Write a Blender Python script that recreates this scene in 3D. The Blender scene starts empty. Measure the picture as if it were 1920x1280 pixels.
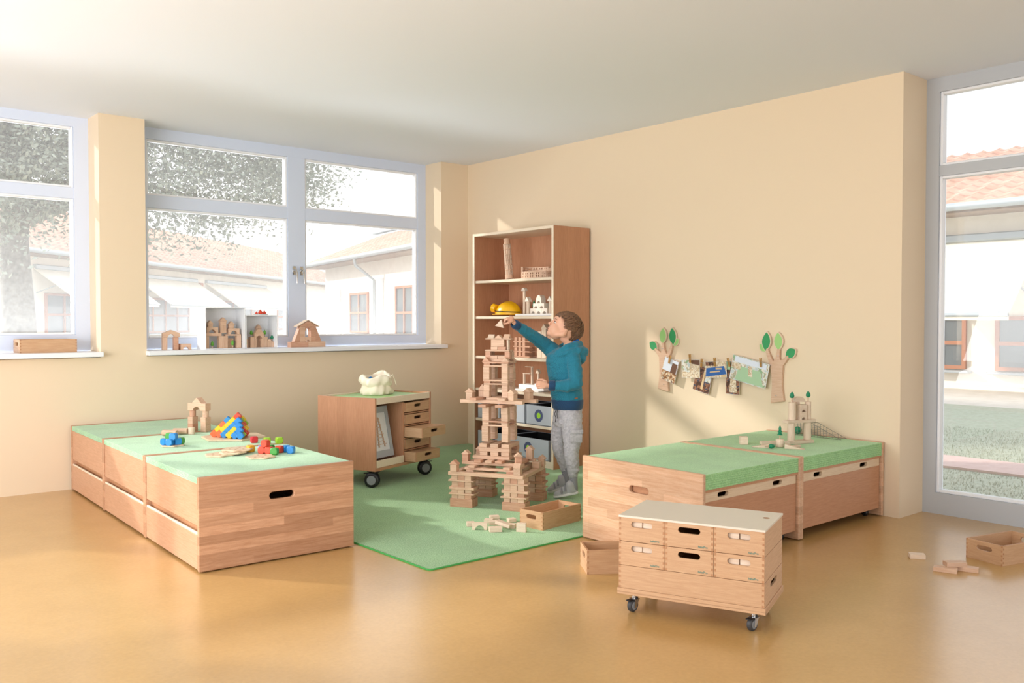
import bpy, bmesh, math, random
from mathutils import Vector, Matrix, Euler, noise
from mathutils.geometry import tessellate_polygon
random.seed(11)
PI = math.pi
R = math.radians
scn = bpy.context.scene
COL = scn.collection

# ------------------------------------------------------------ camera
cam_d = bpy.data.cameras.new('camera')
cam_d.sensor_width = 36; cam_d.lens = 31.24; cam_d.clip_start = .05; cam_d.clip_end = 300
cam = bpy.data.objects.new('camera', cam_d); COL.objects.link(cam)
cam.location = (-5.171, -6.696, 1.18)
cam.rotation_euler = (R(90 - 1.375), 0, R(49.497 - 90))
scn.camera = cam
# ------------------------------------------------------------ exposure
scn.view_settings.view_transform = 'Standard'
scn.view_settings.look = 'None'
scn.view_settings.exposure = 0.28
scn.view_settings.gamma = 1
scn.view_settings.use_curve_mapping = False
# ------------------------------------------------------------ sky
w = bpy.data.worlds.new('sky'); scn.world = w; w.use_nodes = True
wn = w.node_tree; bg = wn.nodes['Background']
tc = wn.nodes.new('ShaderNodeTexCoord'); sep = wn.nodes.new('ShaderNodeSeparateXYZ'); cr = wn.nodes.new('ShaderNodeValToRGB')
cr.color_ramp.elements[0].position = .0; cr.color_ramp.elements[0].color = (1, .985, .965, 1)
cr.color_ramp.elements[1].position = .6; cr.color_ramp.elements[1].color = (.80, .89, 1, 1)
wn.links.new(tc.outputs['Generated'], sep.inputs[0]); wn.links.new(sep.outputs['Z'], cr.inputs[0]); wn.links.new(cr.outputs[0], bg.inputs[0])
bg.inputs[1].default_value = 1.5
# ------------------------------------------------------------ sun, and added area lamps that fill the room
def sun(dirv, e, ang, col):
    l = bpy.data.lights.new('sun', 'SUN'); l.energy = e; l.angle = R(ang); l.color = col
    o = bpy.data.objects.new('sun', l); COL.objects.link(o)
    o.rotation_euler = Vector(dirv).to_track_quat('-Z', 'Y').to_euler(); return o
sun((.50, -.70, -.40), 3.8, 2.0, (1, .95, .87))
def area(loc, target, sx, sy, e, col):
    l = bpy.data.lights.new('fill_lamp', 'AREA'); l.shape = 'RECTANGLE'; l.size = sx; l.size_y = sy; l.energy = e; l.color = col
    o = bpy.data.objects.new('fill_lamp', l); COL.objects.link(o); o.location = loc
    o.rotation_euler = (Vector(target) - Vector(loc)).to_track_quat('-Z', 'Y').to_euler()
    return o
area((-7.0, -3.4, 1.1), (-3.2, -2.4, 3.0), 4.4, 1.8, 150, (.97, .985, 1))  # added fill from the left, tilted up to wash the ceiling
area((-5.2, -9.6, 1.6), (-2.0, -2.0, 1.2), 4.5, 2.1, 26, (.97, .985, 1))  # added weak fill from behind the camera
area((-3.6, .95, .55), (-3.6, -1.6, 3.2), 6.6, .7, 250, (.90, .95, 1))   # added lamp hidden below the sills, imitates terrace bounce onto the ceiling

# ------------------------------------------------------------ material helpers
def newmat(name):
    m = bpy.data.materials.new(name); m.use_nodes = True
    return m, m.node_tree, m.node_tree.nodes['Principled BSDF']
def N(t, typ, **kw):
    n = t.nodes.new(typ)
    for k, v in kw.items(): setattr(n, k, v)
    return n
def rgb(h):
    if isinstance(h, str):
        c = [int(h[i:i+2], 16) / 255 for i in (0, 2, 4)]
        return tuple(((x + .055) / 1.055) ** 2.4 if x > .04045 else x / 12.92 for x in c) + (1,)
    return tuple(h) + (1,) if len(h) == 3 else h
def ramp(t, fac, stops):
    r = N(t, 'ShaderNodeValToRGB'); e = r.color_ramp.elements
    e[0].position, e[0].color = stops[0][0], rgb(stops[0][1])
    e[1].position, e[1].color = stops[-1][0], rgb(stops[-1][1])
    for p, c in stops[1:-1]:
        x = e.new(p); x.color = rgb(c)
    t.links.new(fac, r.inputs[0]); return r
def coords(t, scale, rnd=True, rot=(0, 0, 0)):
    c = N(t, 'ShaderNodeTexCoord'); m = N(t, 'ShaderNodeMapping'); m.inputs['Scale'].default_value = scale; m.inputs['Rotation'].default_value = rot
    if rnd:
        oi = N(t, 'ShaderNodeObjectInfo'); mu = N(t, 'ShaderNodeMath', operation='MULTIPLY'); mu.inputs[1].default_value = 37.
        t.links.new(oi.outputs['Random'], mu.inputs[0])
        ad = N(t, 'ShaderNodeVectorMath', operation='ADD')
        t.links.new(c.outputs['Object'], m.inputs[0]); t.links.new(m.outputs[0], ad.inputs[0]); t.links.new(mu.outputs[0], ad.inputs[1])
        return ad.outputs[0]
    t.links.new(c.outputs['Object'], m.inputs[0]); return m.outputs[0]
def mixc(t, a, b, fac, mode='MIX'):
    m = N(t, 'ShaderNodeMix', data_type='RGBA', blend_type=mode)
    for s, v in ((m.inputs[6], a), (m.inputs[7], b), (m.inputs[0], fac)):
        if hasattr(v, 'links'): t.links.new(v, s)
        else: s.default_value = v if isinstance(v, (int, float)) else rgb(v)
    return m.outputs[2]
def hsvrand(t, col, amt):
    oi = N(t, 'ShaderNodeObjectInfo'); mr = N(t, 'ShaderNodeMapRange'); mr.inputs[3].default_value = 1 - amt; mr.inputs[4].default_value = 1 + amt
    t.links.new(oi.outputs['Random'], mr.inputs[0]); h = N(t, 'ShaderNodeHueSaturation'); t.links.new(mr.outputs[0], h.inputs['Value']); t.links.new(col, h.inputs['Color'])
    return h.outputs[0]
def plain(name, c, rough=.5, metal=0, spec=.5, bump=0, bscale=200, var=0, coat=0, trans=0):
    m, t, b = newmat(name); b.inputs['Base Color'].default_value = rgb(c); b.inputs['Roughness'].default_value = rough
    b.inputs['Metallic'].default_value = metal; b.inputs['Specular IOR Level'].default_value = spec; b.inputs['Coat Weight'].default_value = coat
    v = coords(t, (1, 1, 1), False); n = N(t, 'ShaderNodeTexNoise'); n.inputs['Scale'].default_value = bscale; t.links.new(v, n.inputs[0])
    if var:
        n2 = N(t, 'ShaderNodeTexNoise'); n2.inputs['Scale'].default_value = bscale * .2; t.links.new(v, n2.inputs[0])
        c2 = tuple(x * (1 - var) for x in rgb(c)[:3]); c1 = tuple(min(1, x * (1 + var)) for x in rgb(c)[:3])
        t.links.new(ramp(t, n2.outputs[0], [(.3, c2), (.7, c1)]).outputs[0], b.inputs['Base Color'])
    if bump:
        bp = N(t, 'ShaderNodeBump'); bp.inputs['Strength'].default_value = bump; bp.inputs['Distance'].default_value = .002
        t.links.new(n.outputs[0], bp.inputs['Height']); t.links.new(bp.outputs[0], b.inputs['Normal'])
    return m
def wood(name, c1, c2, axis=0, rough=.45, rnd=.07, grain=1., fleck=0., stave=None, tint=1.):
    """beech: fine stretched grain along `axis`; stave=(length,height) gives glued staves, length along axis, in plane of the other given axis"""
    m, t, b = newmat(name)
    s = [34 * grain] * 3; s[axis] = 2.2 * grain
    v = coords(t, s)
    n = N(t, 'ShaderNodeTexNoise'); n.inputs['Detail'].default_value = 5; n.inputs['Roughness'].default_value = .55; n.inputs['Distortion'].default_value = .6
    t.links.new(v, n.inputs[0])
    col = ramp(t, n.outputs[0], [(.30, c2), (.68, c1)]).outputs[0]
    s2 = [260.] * 3; s2[axis] = 40.
    v2 = coords(t, s2); n2 = N(t, 'ShaderNodeTexNoise'); n2.inputs['Detail'].default_value = 1; t.links.new(v2, n2.inputs[0])
    f = ramp(t, n2.outputs[0], [(.58, (0, 0, 0)), (.72, (1, 1, 1))]).outputs[0]
    mu = N(t, 'ShaderNodeMath', operation='MULTIPLY'); mu.inputs[1].default_value = .28 + fleck; t.links.new(f, mu.inputs[0])
    col = mixc(t, col, tuple(x * .62 for x in rgb(c2)[:3]), mu.outputs[0])
    if stave:
        L, H, ax2 = stave
        c = N(t, 'ShaderNodeTexCoord'); sp = N(t, 'ShaderNodeSeparateXYZ'); cb = N(t, 'ShaderNodeCombineXYZ')
        t.links.new(c.outputs['Object'], sp.inputs[0]); t.links.new(sp.outputs[axis], cb.inputs[0]); t.links.new(sp.outputs[ax2], cb.inputs[1])
        br = N(t, 'ShaderNodeTexBrick'); br.offset = .37; br.offset_frequency = 3; br.inputs['Scale'].default_value = 1
        br.inputs['Brick Width'].default_value = L; br.inputs['Row Height'].default_value = H; br.inputs['Mortar Size'].default_value = 0.0
        br.inputs['Color1'].default_value = (0, 0, 0, 1); br.inputs['Color2'].default_value = (1, 1, 1, 1)
        t.links.new(cb.outputs[0], br.inputs[0])
        tint = ramp(t, br.outputs[0], [(0, (1-.2*tint, 1-.24*tint, 1-.28*tint)), (.5, (1-.04*tint, 1-.05*tint, 1-.07*tint)), (1, (1+.1*tint,)*3)]).outputs[0]
        col = mixc(t, col, tint, 1., 'MULTIPLY')
    col = hsvrand(t, col, rnd)
    t.links.new(col, b.inputs['Base Color']); b.inputs['Roughness'].default_value = rough
    bp = N(t, 'ShaderNodeBump'); bp.inputs['Strength'].default_value = .12; bp.inputs['Distance'].default_value = .0006
    t.links.new(n.outputs[0], bp.inputs['Height']); t.links.new(bp.outputs[0], b.inputs['Normal'])
    return m

M = {}
M['block'] = wood('beech_block', 'DCBCA2', 'CBA387', 0, .55, .08)
M['block_pale'] = wood('beech_block_pale', 'E6D2BE', 'D9BFA6', 0, .55, .06)
M['block_red'] = wood('beech_block_rosy', 'D2A68C', 'BD8B6E', 0, .55, .07)
M['crate'] = wood('beech_crate', 'CBA47F', 'BC926D', 0, .5, .03)
M['crate_y'] = wood('beech_crate_cross', 'D0AA86', 'C19874', 1, .5, .03)
M['endgrain'] = wood('beech_end_grain', 'B98A63', 'A87650', 2, .6, .03)
M['pale_x'] = wood('pale_beech', 'E3CCAE', 'D6BA98', 0, .4, .02)
M['edge_pale'] = wood('pale_edge_sunlit', 'F0E0CA', 'E6D2B8', 1, .4, .02)  # pale edging, lightened further to stand in for sunlight on the boards
M['veneer'] = wood('beech_veneer', 'CC9877', 'BE8866', 2, .42, .0, 1, 0, (3., .085, 1), .3)
M['veneer_x'] = wood('beech_veneer_cross', 'C08C6B', 'B27D5C', 2, .42, .0, 1, 0, (3., .075, 0), .3)
M['veneer_flat'] = wood('beech_veneer_flat', 'C99670', 'B98560', 1, .42, .0)
M['drawer_y'] = wood('beech_drawer_front', 'CFA283', 'BF8F6E', 1, .42, .03)
M['drawer_x'] = wood('beech_roll_box', 'C4916E', 'B5805D', 0, .42, .02)
M['staves_x'] = wood('beech_staves', 'CFA282', 'B98866', 0, .42, .0, .7, .15, (.42, .043, 2), 1.25)
M['staves_y'] = wood('beech_staves_pale', 'DAB698', 'C89C7A', 1, .42, .0, .7, .15, (.38, .046, 2), .9)
M['ply'] = plain('pale_laminate', 'DAD2C3', .35, bump=.05)
M['white'] = plain('white_paint', 'EEF0F4', .35)
M['frame'] = plain('window_white', 'D3DDF0', .4)
M['frame_grey'] = plain('window_grey', 'B6BABF', .45)
M['ceil'] = plain('ceiling_paint', 'E6EAF1', .9, bump=.02)
M['wall'] = plain('cream_paint', 'E5D1B5', .75, bump=.04, bscale=400)
M['black'] = plain('black_plastic', '1A1A1C', .4)
M['dark'] = plain('dark_cavity', '0C0C0D', .8)
M['tyre'] = plain('grey_tyre', '3A3B3E', .55)
M['hub'] = plain('grey_hub', '8E9296', .4)
M['chrome'] = plain('chrome', 'C8CACC', .22, metal=1)
M['steel'] = plain('brushed_steel', 'B9BCC2', .3, metal=.9)
M['greyfab'] = plain('grey_fabric', 'B9BEC6', .9, bump=.3, bscale=600)
M['darkfab'] = plain('black_lining', '101012', .9, bump=.2, bscale=500)
M['trimfab'] = plain('grey_binding', '74777C', .8)
M['navy'] = plain('slate_print', '4F587C', .7)
M['lime'] = plain('lime_print', 'A8DC3C', .6)
M['yellow'] = plain('yellow_helmet', 'F5B90A', .3, coat=.3)
for k, c in dict(bead_red='D8472B', bead_crimson='C9202E', bead_orange='EE6A35', bead_yellow='E8C614', bead_blue='1F86CF', bead_green='3D9A35', bead_lime='93BE22', bead_amber='DFA41E').items():
    M[k] = plain(k, c, .38, bump=.05, coat=.15)
M['leaf_dark'] = plain('leaf_green', '2E9659', .5)
M['leaf_pale'] = plain('leaf_pale_green', '9CCB7C', .5)
M['tree_green'] = plain('toy_tree_green', '12805A', .3, coat=.3)
M['tree_light'] = plain('toy_tree_light_green', '62A83C', .4)
M['onion'] = plain('onion_red', 'D2452A', .35)
M['cotton'] = plain('cotton', 'F1E8D2', .9, bump=.4, bscale=300)
M['wire'] = plain('wire_grey', '8E8A80', .4, metal=.6)
M['paperwhite'] = plain('paper_white', 'ECEDF0', .5)
M['teal_print'] = plain('teal_print', '3C7C72', .6)
M['lit_wood'] = wood('beech_block_lit', 'F3E9DD', 'E9DACA', 0, .5, .02)  # block beech whitened to paint in bright light on the shelf castle
M['bright'] = plain('white_base', 'F4F1EE', .4)

def felt(name, c1, c2, rough=.95, bmp=.5):
    m, t, b = newmat(name); v = coords(t, (1, 1, 1), False)
    n = N(t, 'ShaderNodeTexNoise'); n.inputs['Scale'].default_value = 160; n.inputs['Detail'].default_value = 4; t.links.new(v, n.inputs[0])
    n2 = N(t, 'ShaderNodeTexNoise'); n2.inputs['Scale'].default_value = 5; n2.inputs['Detail'].default_value = 3; t.links.new(v, n2.inputs[0])
    a = ramp(t, n.outputs[0], [(.36, c2), (.62, c1)]).outputs[0]
    bb = ramp(t, n2.outputs[0], [(.35, (.93, .93, .93)), (.65, (1.05, 1.05, 1.05))]).outputs[0]
    t.links.new(mixc(t, a, bb, 1., 'MULTIPLY'), b.inputs['Base Color']); b.inputs['Roughness'].default_value = rough
    b.inputs['Sheen Weight'].default_value = .25; b.inputs['Specular IOR Level'].default_value = .2
    bp = N(t, 'ShaderNodeBump'); bp.inputs['Strength'].default_value = bmp; bp.inputs['Distance'].default_value = .0012
    t.links.new(n.outputs[0], bp.inputs['Height']); t.links.new(bp.outputs[0], b.inputs['Normal']); return m
M['felt'] = felt('green_felt', 'A8D69A', '8CC080')
M['felt_side'] = felt('green_felt_edge', '93C878', '74AC58')
M['felt_lit'] = felt('green_felt_lit', 'B2DAB4', '9ACA9E')  # same green felt, lightened to paint in the sheen on the left mats
M['carpet'] = felt('carpet_green', '9CC692', '6D9E64')
M['carpet_edge'] = plain('carpet_binding', '3E9447', .8, bump=.3)
M['greenmat'] = plain('green_tabletop', 'A9D28C', .5)

# floor: ochre linoleum with a soft sheen
m, t, b = newmat('ochre_linoleum'); v = coords(t, (1, 1, 1), False)
n = N(t, 'ShaderNodeTexNoise'); n.inputs['Scale'].default_value = 2.2; n.inputs['Detail'].default_value = 8; n.inputs['Roughness'].default_value = .7; t.links.new(v, n.inputs[0])
n2 = N(t, 'ShaderNodeTexNoise'); n2.inputs['Scale'].default_value = 60; n2.inputs['Detail'].default_value = 3; t.links.new(v, n2.inputs[0])
c1 = ramp(t, n.outputs[0], [(.3, 'BC955B'), (.7, 'C7A066')]).outputs[0]
c2 = ramp(t, n2.outputs[0], [(.3, (.95, .95, .94)), (.7, (1.03, 1.03, 1.03))]).outputs[0]
t.links.new(mixc(t, c1, c2, 1., 'MULTIPLY'), b.inputs['Base Color'])
b.inputs['Roughness'].default_value = .24; b.inputs['Specular IOR Level'].default_value = .7; b.inputs['Coat Weight'].default_value = .35; b.inputs['Coat Roughness'].default_value = .38
M['floor'] = m
# window glass: clear, with a white translucent veil imitating haze outside, fresnel reflection
m = bpy.data.materials.new('window_glass'); m.use_nodes = True; t = m.node_tree; t.nodes.clear()
o = N(t, 'ShaderNodeOutputMaterial'); tr = N(t, 'ShaderNodeBsdfTransparent'); tl = N(t, 'ShaderNodeBsdfTranslucent'); gl = N(t, 'ShaderNodeBsdfGlossy'); fr = N(t, 'ShaderNodeFresnel')
gl.inputs['Roughness'].default_value = .0; fr.inputs[0].default_value = 1.45; tl.inputs[0].default_value = (1, 1, 1, 1)
m1 = N(t, 'ShaderNodeMixShader'); m1.inputs[0].default_value = .07; t.links.new(tr.outputs[0], m1.inputs[1]); t.links.new(tl.outputs[0], m1.inputs[2])
m2 = N(t, 'ShaderNodeMixShader'); t.links.new(fr.outputs[0], m2.inputs[0]); t.links.new(m1.outputs[0], m2.inputs[1]); t.links.new(gl.outputs[0], m2.inputs[2])
t.links.new(m2.outputs[0], o.inputs[0]); M['glass'] = m

# ------------------------------------------------------------ geometry helpers
def T(x=0, y=0, z=0, rz=0, rx=0, ry=0):
    return Matrix.Translation((x, y, z)) @ Euler((rx, ry, rz)).to_matrix().to_4x4()
class G:
    def __init__(s): s.bm = bmesh.new()
    def _merge(s, b, Mx, mat):
        for f in b.faces:
            if mat is not None: f.material_index = mat
        me = bpy.data.meshes.new('t'); b.to_mesh(me); b.free()
        if Mx is not None: me.transform(Mx)
        if Mx is not None and Mx.determinant() < 0: me.flip_normals()
        s.bm.from_mesh(me); bpy.data.meshes.remove(me); return s
    def box(s, c, size, bev=0, mat=0, Mx=None, seg=1):
        b = bmesh.new(); bmesh.ops.create_cube(b, size=1)
        for v in b.verts: v.co = Vector((v.co.x * size[0] + c[0], v.co.y * size[1] + c[1], v.co.z * size[2] + c[2]))
        if bev: bmesh.ops.bevel(b, geom=b.edges[:], offset=min(bev, min(size) * .45), segments=seg, affect='EDGES', profile=.5)
        return s._merge(b, Mx, mat)
    def plate(s, outer, th, holes=(), Mx=None, mat=0, side=None, hole=None, bev=0):
        """outline in local xy, thickness along +z"""
        side = mat if side is None else side; hole = side if hole is None else hole
        loops = [list(outer)] + [list(h) for h in holes]
        flat = [p for l in loops for p in l]
        tris = tessellate_polygon([[Vector((p[0], p[1], 0)) for p in l] for l in loops])
        b = bmesh.new(); lo = [b.verts.new((p[0], p[1], 0)) for p in flat]; hi = [b.verts.new((p[0], p[1], th)) for p in flat]
        for tri in tris:
            a = [flat[i] for i in tri]
            cr_ = (a[1][0]-a[0][0])*(a[2][1]-a[0][1]) - (a[1][1]-a[0][1])*(a[2][0]-a[0][0])
            if abs(cr_) < 1e-12: continue
            q = tri if cr_ > 0 else tri[::-1]
            try:
                f = b.faces.new([hi[i] for i in q]); f.material_index = mat
                f = b.faces.new([lo[i] for i in q[::-1]]); f.material_index = mat
            except ValueError: pass
        k = 0
        for li, l in enumerate(loops):
            n_ = len(l)
            for i in range(n_):
                j = (i + 1) % n_
                try:
                    f = b.faces.new((lo[k+i], lo[k+j], hi[k+j], hi[k+i])); f.material_index = side if li == 0 else hole
                except ValueError: pass
            k += n_
        bmesh.ops.recalc_face_normals(b, faces=b.faces[:])
        if bev:
            es = [e for e in b.edges if len(e.link_faces) == 2 and e.calc_face_angle(0) > .5]
            bmesh.ops.bevel(b, geom=es, offset=bev, segments=1, affect='EDGES')
        return s._merge(b, Mx, None)
    def lathe(s, prof, n=24, Mx=None, mat=0, wob=None):
        b = bmesh.new(); rings = []
        for (r, z) in prof:
            if r < 1e-6: rings.append([b.verts.new((0, 0, z))])
            else: rings.append([b.verts.new((r * math.cos(2*PI*i/n), r * math.sin(2*PI*i/n), z)) for i in range(n)])
        for a, c in zip(rings, rings[1:]):
            for i in range(n):
                j = (i + 1) % n
                q = [a[i % len(a)], a[j % len(a)], c[j % len(c)], c[i % len(c)]]
                q2 = []
                for v in q:
                    if v not in q2: q2.append(v)
                if len(q2) > 2:
                    try: b.faces.new(q2)
                    except ValueError: pass
        for rg, flip in ((rings[0], 1), (rings[-1], 0)):
            if len(rg) > 1 :
                try: b.faces.new(rg[::-1] if flip else rg)
                except ValueError: pass
        if wob:
            for v in b.verts: v.co = wob(v.co)
        bmesh.ops.recalc_face_normals(b, faces=b.faces[:])
        return s._merge(b, Mx, mat)
    def cyl(s, p0, p1, r0, r1=None, n=16, mat=0, bev=0):
        r1 = r0 if r1 is None else r1; p0, p1 = Vector(p0), Vector(p1); d = p1 - p0; L = d.length
        Mx = Matrix.Translation(p0) @ d.to_track_quat('Z', 'Y').to_matrix().to_4x4()
        pr = [(r0, 0), (r1, L)] if not bev else [(r0-bev, 0), (r0, bev), (r1, L-bev), (r1-bev, L)]
        return s.lathe(pr, n, Mx, mat)
    def ball(s, c, r, n=16, mat=0, Mx=None, rot=None):
        r = (r, r, r) if isinstance(r, (int, float)) else r
        b = bmesh.new(); bmesh.ops.create_uvsphere(b, u_segments=n, v_segments=max(6, n * 2 // 3), radius=1)
        X = Matrix.Translation(Vector(c)) @ (rot.to_4x4() if rot else Matrix.Identity(4)) @ Matrix.Diagonal((r[0], r[1], r[2], 1))
        b.transform(X); return s._merge(b, Mx, mat)
    def tube(s, pts, r, n=8, mat=0, Mx=None, closed=False):
        pts = [Vector(p) for p in pts]; rs = r if isinstance(r, (list, tuple)) else [r] * len(pts); b = bmesh.new(); rings = []; up = None
        m_ = len(pts)
        for i, p in enumerate(pts):
            a = pts[i-1] if (i > 0 or closed) else p; c = pts[(i+1) % m_] if (i < m_-1 or closed) else p
            d = (c - a).normalized()
            if up is None: up = d.orthogonal().normalized()
            up = (up - d * up.dot(d)); up = up.normalized() if up.length > 1e-6 else d.orthogonal().normalized()
            sd = d.cross(up)
            rings.append([b.verts.new(p + (up * math.cos(2*PI*k/n) + sd * math.sin(2*PI*k/n)) * rs[i]) for k in range(n)])
        prs = list(zip(rings, rings[1:])) + ([(rings[-1], rings[0])] if closed else [])
        for a, c in prs:
            for k in range(n): b.faces.new((a[k], a[(k+1) % n], c[(k+1) % n], c[k]))
        if not closed: b.faces.new(rings[0][::-1]); b.faces.new(rings[-1])
        bmesh.ops.recalc_face_normals(b, faces=b.faces[:])
        return s._merge(b, Mx, mat)
    def mesh(s, name, mats, smooth=0):
        me = bpy.data.meshes.new(name); s.bm.to_mesh(me); s.bm.free()
        for x in (mats if isinstance(mats, (list, tuple)) else [mats]): me.materials.append(M[x] if isinstance(x, str) else x)
        if smooth:
            for p in me.polygons: p.use_smooth = True
            me.set_sharp_from_angle(angle=R(smooth))
        return me
    def obj(s, name, mats, parent=None, Mx=None, smooth=0):
        return link(name, s.mesh(name, mats, smooth), parent, Mx)
def link(name, me, parent=None, Mx=None):
    o = bpy.data.objects.new(name, me); COL.objects.link(o)
    if parent is not None: o.parent = parent
    if Mx is not None: o.matrix_local = Mx
    return o
def tag(o, label=None, cat=None, group=None, kind=None):
    if label: o['label'] = label
    if cat: o['category'] = cat
    if group: o['group'] = group
    if kind: o['kind'] = kind
    return o
def thing(name, label, cat, Mx=None, group=None):
    o = bpy.data.objects.new(name, None); COL.objects.link(o); o.empty_display_size = .05
    if Mx is not None: o.matrix_local = Mx
    return tag(o, label, cat, group)
def dup(o, parent=None, Mx=None, label=None, group=None):
    c = o.copy(); COL.objects.link(c)
    if parent is not None: c.parent = parent
    if Mx is not None: c.matrix_local = Mx
    if label: c['label'] = label
    if group: c['group'] = group
    for ch in [x for x in o.children]:
        dup(ch, c)
    return c
def rect(x0, y0, x1, y1): return [(x0, y0), (x1, y0), (x1, y1), (x0, y1)]
def stad(cx, cy, w_, h_, n=7):
    r = h_ / 2; a = w_ / 2 - r; p = []
    for i in range(n + 1): t_ = -PI/2 + PI * i / n; p.append((cx + a + r * math.cos(t_), cy + r * math.sin(t_)))
    for i in range(n + 1): t_ = PI/2 + PI * i / n; p.append((cx - a + r * math.cos(t_), cy + r * math.sin(t_)))
    return p
# plate orientation: XZ(y) stands a plate up facing -Y with its back at y ; YZ(x) facing -X
def XZ(y, th=0): return Matrix(((1, 0, 0, 0), (0, 0, -1, y), (0, 1, 0, 0), (0, 0, 0, 1)))      # local x->X, y->Z, thickness -> -Y
def YZ(x): return Matrix(((0, 0, -1, x), (-1, 0, 0, 0), (0, 1, 0, 0), (0, 0, 0, 1)))         # local x->-Y, y->Z, thickness -> -X
def struct(name, g, mats, smooth=0): return tag(g.obj(name, mats, smooth=smooth), kind='structure')

# ============================================================ THE ROOM
CH = 2.643
struct('floor', G().box((-3.6, -4.8, -.05), (8.4, 10.2, .1)), 'floor')
struct('ceiling', G().box((-3.6, -4.8, CH + .06), (8.4, 10.2, .12)), 'ceil')
g = G()
g.box((-3.65, .15, .4575), (7.3, .3, .915), 0)                       # parapet under the windows
g.box((-3.135, .15, 1.779), (.318, .3, 1.728)); g.box((-.1565, .15, 1.779), (.313, .3, 1.728)); g.box((-7.15, .15, 1.779), (.4, .3, 1.728))
struct('wall_back', g, 'wall')
g = G(); g.box((.15, -2.095, CH/2), (.3, 4.19, CH)); g.box((.15, -8.6, CH/2), (.3, 2.0, CH))
struct('wall_right', g, 'wall')
g = G(); g.box((-7.35, -4.8, .3), (.2, 10.2, .6)); g.box((-7.35, -.55, 1.6), (.2, 1.2, 2.1)); g.box((-7.35, -8.3, 1.6), (.2, 3.0, 2.1))
struct('wall_left', g, 'wall')

def window(name, A, B, z0, z1, mull, trans, fmat, ax, plane, lowtrans=None, extra=.0, handles=()):
    """frame in the plane `plane`; A..B along the wall; mull = centre list, (centre,width); trans=(z,width)"""
    root = thing(name, None, None); root['kind'] = 'structure'
    def bx(g_, a0, a1, zz0, zz1, d0, d1, bev=.004, mat=0):
        if ax == 'x': g_.box(((a0+a1)/2, plane + (d0+d1)/2, (zz0+zz1)/2), (abs(a1-a0), abs(d1-d0), zz1-zz0), bev, mat)
        else: g_.box((plane + (d0+d1)/2, (a0+a1)/2, (zz0+zz1)/2), (abs(d1-d0), abs(a1-a0), zz1-zz0), bev, mat)
    g_ = G(); fw = extra
    for (a0, a1, b0, b1) in ((A, A+fw[0], z0, z1), (B-fw[1], B, z0, z1), (A+fw[0], B-fw[1], z1-fw[2], z1), (A+fw[0], B-fw[1], z0, z0+fw[3])): bx(g_, a0, a1, b0, b1, 0, .09, 0)
    for c, w_ in mull: bx(g_, c-w_/2, c+w_/2, z0+fw[3], z1-fw[2], .002, .088, 0)
    for z, w_ in trans: bx(g_, A+fw[0], B-fw[1], z-w_/2, z+w_/2, .004, .086, 0)
    g_.obj('window_frame', fmat, root)
    cols_ = [A + fw[0]] + sum([[c-w_/2, c+w_/2] for c, w_ in mull], []) + [B - fw[1]]
    rows_ = [z0 + fw[3]] + sum([[z-w_/2, z+w_/2] for z, w_ in trans], []) + [z1 - fw[2]]
    for i in range(0, len(cols_), 2):
        for j in range(0, len(rows_), 2):
            a0, a1, b0, b1 = cols_[i], cols_[i+1], rows_[j], rows_[j+1]
            g2 = G(); e = .016                                       # slim inner bead that catches the light
            for (p, q, r_, s_) in ((a0, a0+e, b0, b1), (a1-e, a1, b0, b1), (a0+e, a1-e, b1-e, b1), (a0+e, a1-e, b0, b0+e)): bx(g2, p, q, r_, s_, .012, .07, .003)
            g2.obj('glazing_bead', 'white', root)
            g3 = G(); bx(g3, a0+e*.5, a1-e*.5, b0+e*.5, b1-e*.5, .05, .056, 0); g3.obj('window_pane', 'glass', root)
    return root
w1 = window('window_1', -6.95, -3.294, .955, CH, [(-5.3, .16)], [(2.096, .078)], 'frame', 'x', .25, extra=(.1, .10, .07, .12))
w2 = window('window_2', -2.976, -.313, .955, CH, [(-1.644, .158)], [(2.085, .095)], 'frame', 'x', .25, extra=(.09, .09, .085, .085))
w3 = window('window_3', -7.6, -4.19, 0, CH, [(-6.2, .16)], [(2.082, .062)], 'frame_grey', 'y', .3, extra=(.09, .078, .085, .13))
for wx in (-1.672, -1.604):
    g = G(); g.box((wx, .246, 1.60), (.03, .008, .075), .003); g.cyl((wx, .245, 1.605), (wx, .215, 1.605), .009)
    g.tube([(wx, .215, 1.605), (wx+.004, .208, 1.58), (wx+.006, .206, 1.49)], .0085); g.obj('window_handle', 'chrome', w2, smooth=40)
struct('trim_1', G().box((-2.978+1.345, .09, .938), (2.70, .31, .034), .004), 'white')
struct('trim_2', G().box((-5.1, .09, .938), (3.62, .31, .034), .004), 'white')
struct('trim_3', G().box((-.004, -.004, CH/2), (.006, .006, CH)), 'endgrain') if False else None

# carpet
g = G(); g.plate([(-2.765, -3.28), (-.004, -3.28), (-.004, -.004), (-2.765, -.004)], .006)
cp = g.obj('carpet', 'carpet'); tag(cp, 'large green needle-felt carpet with a darker bound edge on the ochre floor', 'carpet')
g = G(); g.tube([(-2.768, -.004, .003), (-2.768, -3.26, .003), (-2.762, -3.278, .003), (-2.745, -3.284, .003), (-.004, -3.284, .003)], .005, 8); g.obj('bound_edge', 'carpet_edge', cp, smooth=60)['label'] = 'darker green bound edge'
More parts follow.
